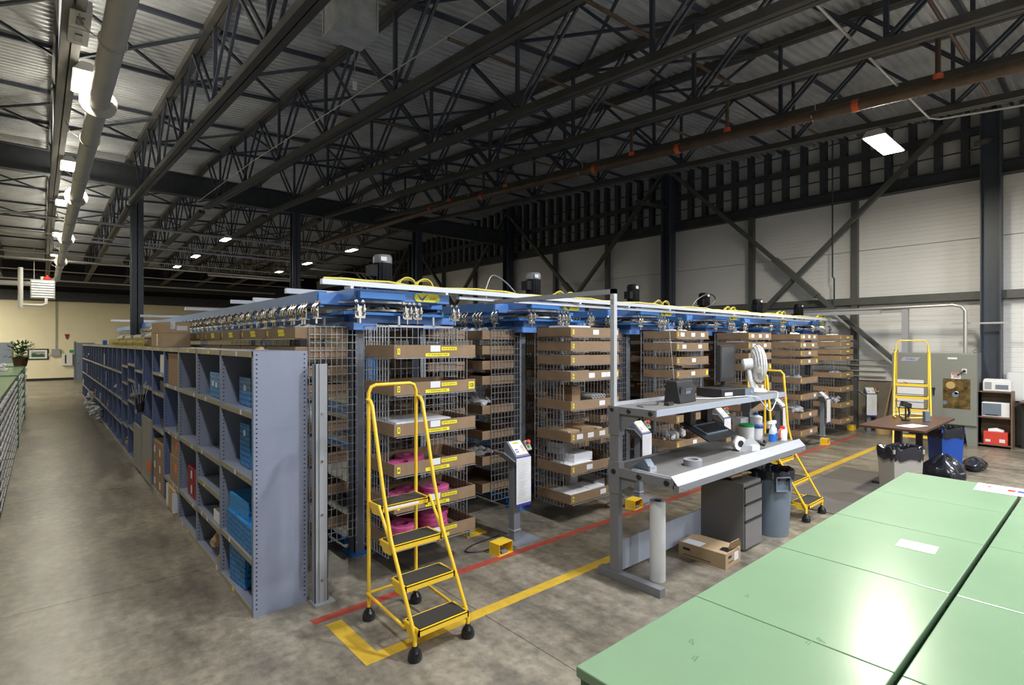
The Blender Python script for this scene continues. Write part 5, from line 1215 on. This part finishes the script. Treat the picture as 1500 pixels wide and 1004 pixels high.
for i in range(2):
    t = thing('spray_bottle', 'clear spray bottle of blue cleaner, %s' % ['left one of the pair', 'right one of the pair'][i], 'bottle', (bx+2.44+i*0.10, by-0.40+i*0.02, ZD), R(-30), 'blue spray bottles')
    obj('liquid', MB().lathe([(0.035, 0), (0.037, 0.09)], (0, 0, 0), 16), 'blue_liquid', t, smooth=True); obj('bottle', MB().lathe([(0.037, 0.09), (0.030, 0.14), (0.014, 0.17), (0.014, 0.2)], (0, 0, 0), 16), 'clear', t, smooth=True)
    obj('trigger', MB().prism([(-0.06, 0.205), (0.025, 0.2), (0.025, 0.235), (-0.05, 0.235)], 'y', -0.012, 0.012).bar((-0.03, 0, 0.21), (-0.045, 0, 0.16), 0.012, 0.008), 'white', t)
t = jug('wipe_jug', 'white plastic jug with blue label behind the spray bottles', 'jug', bx+2.60, by-0.14, 0.07, 0.27, 'white', 'white', 0.03); obj('label', MB().lathe([(0.0715, 0.08), (0.0715, 0.16)], (0, 0, 0), 22, caps=False), 'bin_blue', t, smooth=True); obj('cap', MB().cyl((0, 0, 0), 0.022, 0.26, 0.30, 12), 'bin_blue', t)
t = thing('detergent_bottle', 'orange-handled bottle with a red and white label on the worktop', 'bottle', (bx+2.63, by-0.44, ZD)); obj('body', MB().lathe([(0.05, 0), (0.052, 0.09), (0.04, 0.12), (0.018, 0.14)], (0, 0, 0), 16), 'white', t, smooth=True); obj('cap', MB().lathe([(0.03, 0.12), (0.026, 0.165)], (0, 0, 0), 12), 'red', t, smooth=True); obj('handle', MB().tube([(-0.04, 0, 0.02), (-0.075, 0, 0.04), (-0.075, 0, 0.12), (-0.03, 0, 0.14)], 0.012, 8), 'orange', t, smooth=True)
obj('wipes_box', MB().box(-0.06, 0.06, -0.05, 0.05, 0, 0.10), 'board_light', loc=(bx+2.05, by-0.02, ZD), label='little tan carton at the back of the worktop', cat='box')

# under the bench
t = thing('paper_roll', 'tall white roll standing on the floor under the bench', 'roll', (4.30, 2.86, 0))
obj('roll', MB().lathe([(0.040, 0), (0.072, 0), (0.072, 0.735), (0.040, 0.735), (0.040, 0.0)], (0, 0, 0), 28, caps=False), 'white', t, smooth=True); obj('core', MB().lathe([(0.040, 0.005), (0.040, 0.73), (0.034, 0.73), (0.034, 0.005)], (0, 0, 0), 20, caps=False), 'logo_blue', t, smooth=True)
t = thing('cardboard_box', 'opened brown shipping carton on the floor under the bench', 'box', (5.125, 2.80, 0), R(2))
b = MB(); b.box(-0.165, 0.165, -0.25, 0.25, 0, 0.15); obj('box', b, 'board_light', t, bevel=0.003)
obj('flap', MB().prism([(-0.09, 0.0), (0.09, 0.0), (0.06, 0.11), (-0.05, 0.12)], 'y', -0.003, 0.003), 'board_light', t, (0.05, -0.235, 0.15), (R(25), R(-20), R(-25)))
obj('opening', MB().prism([(-0.10, -0.24), (0.05, -0.24), (0.0, -0.14), (-0.09, -0.15)], 'z', 0.1502, 0.152), 'black', t)
obj('label', MB().box(-0.16, -0.03, 0.02, 0.21, 0.15, 0.1525), 'paper', t); obj('label', MB().box(0.02, 0.11, -0.252, -0.25, 0.04, 0.12), 'paper', t)
obj('carton_print', MB().box(-0.11, -0.04, -0.2515, -0.25, 0.09, 0.115).box(-0.11, 0.0, -0.2515, -0.25, 0.05, 0.056), 'ink', t); obj('carton_print', MB().box(-0.1665, -0.165, 0.12, 0.2, 0.08, 0.105).box(-0.1665, -0.165, -0.1, 0.2, 0.03, 0.036), 'ink', t)
t = thing('filing_pedestal', 'grey three-drawer filing pedestal under the bench', 'pedestal', (5.73, 2.87, 0))
obj('body', MB().box(-0.20, 0.20, -0.235, 0.25, 0.02, 0.715), 'pedestal', t, bevel=0.004)
for (z0, z1) in ((0.03, 0.315), (0.33, 0.495), (0.51, 0.675)):
    dr = obj('drawer', MB().box(-0.19, 0.19, -0.252, -0.235, z0, z1), 'pedestal', t, bevel=0.003); obj('pull_groove', MB().box(-0.19, 0.19, -0.256, -0.235, z1-0.012, z1+0.002), 'hole', dr)
t = thing('hand_brush', 'wooden handled brush lying on the filing pedestal', 'brush', (5.78, 2.78, 0.715), R(-8))
obj('handle', MB().tube([(-0.02, 0, 0.05), (0.10, 0, 0.045), (0.17, 0, 0.035)], [0.022, 0.014, 0.012], 8), 'mid_wood', t, smooth=True); obj('head', MB().box(-0.22, -0.02, -0.03, 0.03, 0.03, 0.055), 'mid_wood', t, bevel=0.004); obj('bristles', MB().box(-0.21, -0.03, -0.025, 0.025, 0.0, 0.03), 'black', t)
obj('dustpan', MB().prism([(-0.18, 0), (0.16, 0), (0.16, 0.02), (-0.18, 0.05)], 'y', -0.12, 0.10), 'black', loc=(5.62, 3.0, 0.715), label='black dustpan at the back of the filing pedestal', cat='dustpan', bevel=0.006)
t = thing('storage_tub', 'dark blue-grey open tub behind the pedestal and the round trash can', 'tub', (6.12, 3.06-0.02, 0))
b = MB(); b.box(-0.16, 0.12, -0.15, 0.13, 0, 0.02); b.box(-0.17, -0.16, -0.16, 0.14, 0, 0.74); b.box(0.12, 0.13, -0.16, 0.14, 0, 0.74); b.box(-0.16, 0.12, -0.16, -0.15, 0, 0.74); b.box(-0.16, 0.12, 0.13, 0.14, 0, 0.74)
obj('body', b, 'bin_grey', t); obj('rim', MB().box(-0.18, 0.14, -0.17, -0.16, 0.70, 0.75).box(-0.18, -0.17, -0.16, 0.15, 0.70, 0.75), 'black', t)

# round grey trash can
t = thing('trash_can', 'round blue-grey trash can with a bin liner under the bench end', 'bin', (6.36, 2.70, 0))
obj('body', MB().lathe([(0.17, 0), (0.175, 0.02), (0.215, 0.66), (0.228, 0.66), (0.232, 0.74), (0.222, 0.74), (0.205, 0.66), (0.16, 0.03)], (0, 0, 0), 32, caps=False).cyl((0, 0, 0), 0.165, 0.02, 0.03, 24), 'bin_grey', t, smooth=True)
for a in (R(-128), R(52)):
    T_ = Matrix.Rotation(a, 4, 'Z')
    b = MB(); b.box(0.205, 0.25, -0.085, -0.075, 0.54, 0.70, T_); b.box(0.205, 0.25, 0.075, 0.085, 0.54, 0.70, T_); b.box(0.205, 0.25, -0.085, 0.085, 0.69, 0.70, T_); b.box(0.19, 0.245, -0.085, 0.085, 0.535, 0.545, T_)
    obj('handle', b, 'bin_grey', t)
b = MB(); pr = []
vs = []; n_ = 40
prof_ = [(0.232, 0.655), (0.238, 0.70), (0.240, 0.745), (0.225, 0.755), (0.205, 0.70), (0.185, 0.45), (0.15, 0.28), (0.0, 0.25)]
for (q, z) in prof_:
    for j in range(n_):
        a = 2*math.pi*j/n_; rr = q+(0.007*math.sin(j*2.3+z*20)+0.006*math.sin(j*5.1)) if q > 0.01 else 0
        vs.append((rr*math.cos(a), rr*math.sin(a), z+0.008*math.sin(j*1.7+q*9)))
b.add(vs, [(i*n_+j, i*n_+(j+1) % n_, (i+1)*n_+(j+1) % n_, (i+1)*n_+j) for i in range(len(prof_)-1) for j in range(n_)])
obj('bin_liner', b, 'bag', t, smooth=True)

# ------------------------------------------------------------------ brown table group on the right
t = thing('table', 'dark brown table with black legs near the right wall', 'table', (10.4, 2.27, 0))
obj('tabletop', MB().box(-1.0, 1.0, -0.40, 0.42, 0.91, 0.945), 'brown_wood', t, bevel=0.004)
for x in (-0.62, 0.62):
    obj('leg', MB().box(x-0.05, x+0.05, -0.04, 0.04, 0.05, 0.91), 'black', t); obj('foot', MB().box(x-0.04, x+0.04, -0.34, 0.34, 0, 0.05), 'black', t); obj('bracket', MB().box(x-0.03, x+0.03, -0.30, 0.30, 0.875, 0.91), 'black', t)
obj('paper_sheet', MB().box(-0.21, 0.21, -0.11, 0.11, 0, 0.002), 'paper', loc=(9.85, 2.12, 0.945), rot=(0, 0, R(-18)), label='white sheet of paper on the dark brown table', cat='paper')
t = thing('barcode_scanner', 'black handheld scanner in a stand on the brown table', 'scanner', (10.45, 2.33, 0.945), R(-30))
obj('stand', MB().lathe([(0.06, 0), (0.06, 0.015), (0.012, 0.02), (0.012, 0.22)], (0, 0, 0), 14), 'black', t, smooth=True); obj('scanner_head', MB().prism([(-0.09, 0.24), (0.08, 0.20), (0.09, 0.27), (-0.06, 0.32)], 'y', -0.035, 0.035), 'black', t, bevel=0.008); obj('grip', MB().tube([(0.05, 0, 0.22), (0.07, 0, 0.12), (0.04, 0, 0.05)], 0.018, 8), 'black', t, smooth=True)
obj('scanner_cord', MB().tube([(-0.08, 0, 0.28), (-0.13, 0, 0.2), (-0.12, 0, 0.08), (-0.05, 0, 0.01)], 0.008, 6), 'black', t, smooth=True)
obj('phone_handset', MB().box(-0.045, 0.045, -0.03, 0.03, 0, 0.17), 'bin_grey', loc=(10.55, 2.08, 0.945), rot=(0, 0, R(-35)), label='dark cordless handset standing on the brown table', cat='phone', bevel=0.01)
cable('air_hose', [(10.6, 2.5, 0.965), (11.0, 2.62, 0.965), (11.3, 2.5, 0.965), (11.25, 2.25, 0.965), (10.9, 2.2, 0.965), (10.7, 2.35, 0.965), (10.9, 2.55, 0.985), (11.2, 2.45, 0.985)], 0.012, 'yellow_cable', 'coiled pale yellow hose on the brown table', 'hose')
# rectangular light grey bin
def rbin(lab, x, y, w_, d_, h, mm, rz=0.0, liner=True, bulge=0.0):
    t = thing('trash_bin', lab, 'bin', (x, y, 0), rz)
    def ring(sx, sy, z): return [(-sx, -sy, z), (sx, -sy, z), (sx, sy, z), (-sx, sy, z)]
    b = MB(); R_ = [ring(w_*0.42, d_*0.42, 0), ring(w_*0.49, d_*0.49, h*0.93), ring(w_*0.52, d_*0.52, h*0.93), ring(w_*0.52, d_*0.52, h), ring(w_*0.49, d_*0.49, h), ring(w_*0.40, d_*0.40, 0.03)]
    vs = [p for r_ in R_ for p in r_]; fs = [(i*4+j, i*4+(j+1) % 4, (i+1)*4+(j+1) % 4, (i+1)*4+j) for i in range(5) for j in range(4)]+[(3, 2, 1, 0), (20, 21, 22, 23)]
    b.add(vs, fs); obj('body', b, mm, t, bevel=0.012)
    if liner:
        b = MB(); vs = []; n_ = 44; pf = [(1.04, h-0.14), (1.08, h-0.05), (1.06, h+0.015), (0.94, h+0.01), (0.88, h-0.1), (0.8, h-0.4)]
        for (q, z) in pf:
            for j in range(n_):
                a = 2*math.pi*j/n_; cx = math.copysign(abs(math.cos(a))**0.35, math.cos(a)); cy = math.copysign(abs(math.sin(a))**0.35, math.sin(a)); wv = 1+0.02*math.sin(j*2.9+z*30)
                vs.append((cx*w_*0.52*q*wv, cy*d_*0.52*q*wv, z+0.025*math.sin(j*1.9+q*7)))
        b.add(vs, [(i*n_+j, i*n_+(j+1) % n_, (i+1)*n_+(j+1) % n_, (i+1)*n_+j) for i in range(len(pf)-1) for j in range(n_)]); obj('bin_liner', b, 'bag', t, smooth=True)
    return t
tb_ = rbin('large light grey rectangular bin with black liner in front of the brown table', 8.60, 1.98, 0.40, 0.32, 0.80, 'bin_light', R(-40))
obj('embossed_arc', MB().tube([(-0.17, -0.148, 0.42), (-0.07, -0.150, 0.47), (0.07, -0.152, 0.50), (0.17, -0.153, 0.51)], 0.004, 5), 'bin_light', tb_)
rbin('bright blue recycling bin with dark liner behind the black bag', 11.55, 2.02, 0.38, 0.34, 0.74, 'bin_blue', R(-42))
# bag heap
def bag(x, y, rx, ry, h, lab, sd):
    b = MB(); vs = []; n_ = 30; m_ = 14; rnd = random.Random(sd)
    ph = [rnd.uniform(0, 6.28) for _ in range(6)]
    for i in range(m_+1):
        u = i/m_; z = h*(u**0.9); q = math.sin(math.pi*min(1, 0.18+u*0.80))**0.7
        for j in range(n_):
            a = 2*math.pi*j/n_; k_ = 1+0.09*math.sin(3*a+ph[0]+u*3)+0.06*math.sin(7*a+ph[1]-u*5)+0.04*math.sin(13*a+ph[2]+u*9)
            vs.append((rx*q*k_*math.cos(a), ry*q*k_*math.sin(a), max(0.0, z*(1+0.06*math.sin(5*a+ph[3])))))
    b.add(vs, [(i*n_+j, i*n_+(j+1) % n_, (i+1)*n_+(j+1) % n_, (i+1)*n_+j) for i in range(m_) for j in range(n_)]+[tuple(range(n_))[::-1], tuple(range(m_*n_, (m_+1)*n_))])
    return obj('trash_bag', b, 'bag', loc=(x, y, 0), smooth=True, label=lab, cat='trash bag')
bag(10.35, 1.82, 0.30, 0.27, 0.48, 'shiny black trash bag slumped beside the light grey bin', 3)
bag(12.1, 1.72, 0.26, 0.16, 0.22, 'flat black bag end lying beside the trash bag', 5)
# electrical cabinet
t = thing('electrical_cabinet', 'large grey two-door electrical cabinet at the right wall', 'cabinet', (14.78, 2.84, 0))
obj('body', MB().box(0, 0.55, -0.78, 0.72, 0.42, 1.97), 'cab_grey', t, bevel=0.006)
for (y0, y1) in ((-0.78, -0.62), (0.56, 0.72)): obj('leg', MB().prism([(y0, 0), (y1, 0), (y1+0.05 if y0 < 0 else y1, 0.42), (y0, 0.42)], 'x', 0.03, 0.5), 'cab_grey', t)
dl = obj('door', MB().box(-0.02, 0, 0.02, 0.71, 0.44, 1.95), 'cab_grey', t, bevel=0.004); d2 = obj('door', MB().box(-0.02, 0, -0.77, 0.01, 0.44, 1.95), 'cab_grey', t, bevel=0.004)
obj('handle', MB().box(-0.05, -0.02, -0.075, -0.045, 1.05, 1.20).box(-0.06, -0.03, -0.09, -0.03, 1.18, 1.21), 'black', d2)
obj('rotary_plate', MB().box(-0.028, -0.02, -0.62, -0.54, 1.54, 1.64), 'white', d2); obj('rotary_switch', MB().lathe([(0.03, 0), (0.03, 0.03)], (-0.028, -0.58, 1.59), 12, Matrix.Rotation(R(-90), 3, 'Y')).bar((-0.05, -0.58, 1.59), (-0.05, -0.47, 1.50), 0.02, 0.02), 'black', d2)
n_ = obj('name_label', MB().box(-0.023, -0.02, -0.46, -0.30, 1.84, 1.88), 'white', d2)
wl = obj('warning_label', MB().box(-0.023, -0.02, -0.52, -0.36, 1.42, 1.54), 'white', d2); obj('warning_band', MB().box(-0.025, -0.023, -0.51, -0.37, 1.51, 1.535), 'red', wl)
obj('printed_lines', MB().box(-0.0245, -0.023, -0.50, -0.38, 1.485, 1.493).box(-0.0245, -0.023, -0.50, -0.40, 1.465, 1.473).box(-0.0245, -0.023, -0.50, -0.39, 1.445, 1.453), 'ink', wl)
# duck picture poster on right door
mt2 = mat('autumn_print', (0.012, 0.008, 0.004), 0.35, 0, 1, 9, col2=(0.20, 0.13, 0.04)); M['autumn'] = mt2
po = obj('poster', MB().box(-0.024, -0.02, -0.68, -0.22, 0.78, 1.42), 'autumn', d2)
for (yy, zz, rr, mm) in ((-0.43, 1.08, 0.06, 'bin_grey'), (-0.45, 1.12, 0.035, 'white'), (-0.25, 0.90, 0.045, 'bin_grey'), (-0.35, 1.28, 0.08, 'straw')):
    obj('printed_shape', MB().lathe([(rr, 0), (rr, 0.002)], (-0.024, yy, zz), 14, Matrix.Rotation(R(-90), 3, 'Y')), mm, po)
# sign with a logo on left door, printed sheet
lg = obj('logo_plate', MB().prism([(0.25, 1.78), (0.55, 1.78), (0.50, 1.87), (0.18, 1.87)], 'x', -0.024, -0.02), 'bench_panel', dl)
text('Vidir', 0.07, 'logo_blue', lg, (-0.0255, 0.36, 1.825), rot=(R(90), 0, R(-90)), sx=1.3)
for q in range(5):
    s_ = obj('notice_sheet', MB().box(-0.024, -0.02, 0.12, 0.66, 1.36-q*0.17-0.15, 1.36-q*0.17), 'paper', dl)
    if q == 0: obj('red_swoosh', MB().prism([(0.13, 1.27), (0.40, 1.28), (0.52, 1.33), (0.40, 1.25), (0.13, 1.22)], 'x', -0.026, -0.024), 'red', s_)
for yy in (-0.74, 0.66): obj('lifting_eye', MB().tube([(0.1, yy+0.035*math.cos(a), 2.01+0.035*math.sin(a)) for a in [j*math.pi/6 for j in range(12)]], 0.008, 6, True), 'chrome', t)
obj('panel_conduit', MB().tube([(14.98, 2.28, 1.97), (14.98, 2.28, 2.88), (14.96, 2.34, 2.98), (14.95, 2.48, 3.02), (14.9, 6.2, 2.98)], 0.035, 10), 'conduit', smooth=True, label='thick pale conduit rising from the electrical cabinet and bending left', cat='conduit')
obj('trunk_channel', MB().box(14.4, 14.55, 3.7, 9.0, 2.86, 2.94), 'stone', label='pale horizontal trunking in front of the right wall brace', cat='cable tray')
t = thing('trunk_stand', 'pale square upright carrying the trunking behind the tall yellow ladder', 'post', (15.0, 3.35, 0)); obj('post', MB().box(-0.06, 0.06, -0.06, 0.06, 0, 3.0), 'stone', t); obj('arm', MB().box(-0.05, 0.05, 0.0, 2.6, 2.9, 3.0), 'stone', t)
obj('slotted_rail', MB().box(15.2, 15.24, 1.6, 2.55, 2.60, 2.635), 'conduit', label='short slotted rail across the right wall column', cat='rail')
# drop rod on the right wall
obj('drop_pipe', MB().tube([(15.4, 5.0, zd(15.4, 5.0)-0.08), (15.4, 5.0, 3.9), (15.4, 4.96, 3.85), (15.4, 4.96, 3.3)], 0.02, 6), 'steel', label='thin dark pipe dropping in front of the right wall', cat='pipe')
# wall conduits low
for i, z in enumerate((1.75, 1.62, 1.48, 1.35)):
    obj('wall_conduit', MB().tube([(15.65, 3.9, z), (15.65, 12.0, z)], 0.018, 6), 'conduit', smooth=True, label='horizontal conduit low on the right wall, %s from the top' % od(i), cat='conduit')
# brooms leaning
for i, (y, m_) in enumerate(((3.95, 'straw'), (3.78, 'case_wood'), (3.66, 'case_wood'))):
    t = thing('broom', ['straw broom with a tan handle leaning by the electrical cabinet', 'brown broom handle leaning beside the straw broom', 'brown pole leaning closest to the electrical cabinet'][i], 'broom', (15.28, y-0.10, 0), 0)
    obj('handle', MB().tube([(0, 0, 0.3 if i == 0 else 0.0), (0.50, -0.10, 1.45)], 0.014, 8), 'mid_wood' if i == 0 else 'case_wood', t, smooth=True)
    if i == 0: obj('bristles', MB().lathe([(0.17, 0), (0.16, 0.12), (0.05, 0.30), (0.025, 0.36)], (0, 0, 0), 14), 'straw', t, smooth=True)
    else: obj('foot_cap', MB().lathe([(0.02, 0), (0.02, 0.04)], (0, 0, 0), 8), 'black', t)
# bookcase with printers
t = thing('bookcase', 'wooden two-compartment bookcase at the right wall', 'bookcase', (14.93, 1.81, 0))
b = MB(); obj('side_panel', MB().box(0, 0.40, 0.25, 0.275, 0, 1.18), 'case_wood', t); obj('side_panel', MB().box(0, 0.40, -0.285, -0.26, 0, 1.18), 'case_wood', t)
obj('top', MB().box(0, 0.40, -0.26, 0.25, 1.155, 1.18), 'case_wood', t); obj('shelf', MB().box(0.01, 0.40, -0.26, 0.25, 0.62, 0.645), 'case_wood', t); obj('shelf', MB().box(0.01, 0.40, -0.26, 0.25, 0.05, 0.07), 'case_wood', t); obj('back', MB().box(0.39, 0.40, -0.26, 0.25, 0.05, 1.155), 'case_wood', t)
t = thing('label_printer', 'white label printer on top of the bookcase', 'printer', (15.12, 1.79, 1.18)); obj('body', MB().box(-0.16, 0.16, -0.24, 0.20, 0, 0.22), 'white', t, bevel=0.015); obj('window', MB().box(-0.165, -0.16, -0.20, 0.0, 0.05, 0.14), 'bin_grey', t); obj('lid', MB().box(-0.15, 0.15, -0.22, 0.19, 0.22, 0.25), 'white', t, bevel=0.01); obj('panel', MB().box(-0.165, -0.16, 0.06, 0.17, 0.04, 0.19), 'stone', t)
t = thing('laser_printer', 'grey and white laser printer on the middle bookcase shelf', 'printer', (15.11, 1.80, 0.645)); obj('body', MB().box(-0.14, 0.16, -0.23, 0.21, 0, 0.30), 'white', t, bevel=0.012); obj('front_panel', MB().box(-0.15, -0.14, -0.10, 0.20, 0.03, 0.28), 'bin_grey', t, bevel=0.003); obj('tray_slot', MB().box(-0.153, -0.15, -0.05, 0.15, 0.03, 0.05), 'black', t)
t = thing('carton', 'open red carton with white paper in the bottom of the bookcase', 'box', (15.08, 1.79, 0.07)); obj('box', MB().box(-0.12, 0.14, -0.19, 0.19, 0, 0.26), 'red_box', t, bevel=0.004); obj('contents', MB().tube([(0, -0.12, 0.26), (0, 0, 0.28), (0, 0.12, 0.26)], [0.04, 0.06, 0.05], 8), 'paper', t, smooth=True); obj('print', MB().box(-0.122, -0.12, -0.15, -0.06, 0.05, 0.12).box(-0.122, -0.12, 0.08, 0.16, 0.05, 0.10), 'white', t)
# desk at the right edge
t = thing('desk', 'dark desk at the right picture edge beside the bookcase', 'desk', (15.3, 0.72, 0)); obj('desktop', MB().box(-0.25, 0.42, -0.9, 0.72, 0.95, 0.98), 'brown_wood', t); obj('panel', MB().box(-0.05, 0.40, 0.66, 0.70, 0, 0.95), 'black', t); obj('panel', MB().box(0.3, 0.34, -0.9, 0.66, 0.3, 0.95), 'black', t)
obj('whiteboard', MB().box(15.70, 15.74, 0.0, 1.70, 0.95, 1.56), 'white', label='white board standing behind the desk at the right wall', cat='whiteboard')
obj('paper_stack', MB().box(-0.15, 0.15, -0.12, 0.12, 0, 0.10), 'paper', loc=(15.3, 1.15, 0.98), label='white stack of paper on the dark desk', cat='paper')
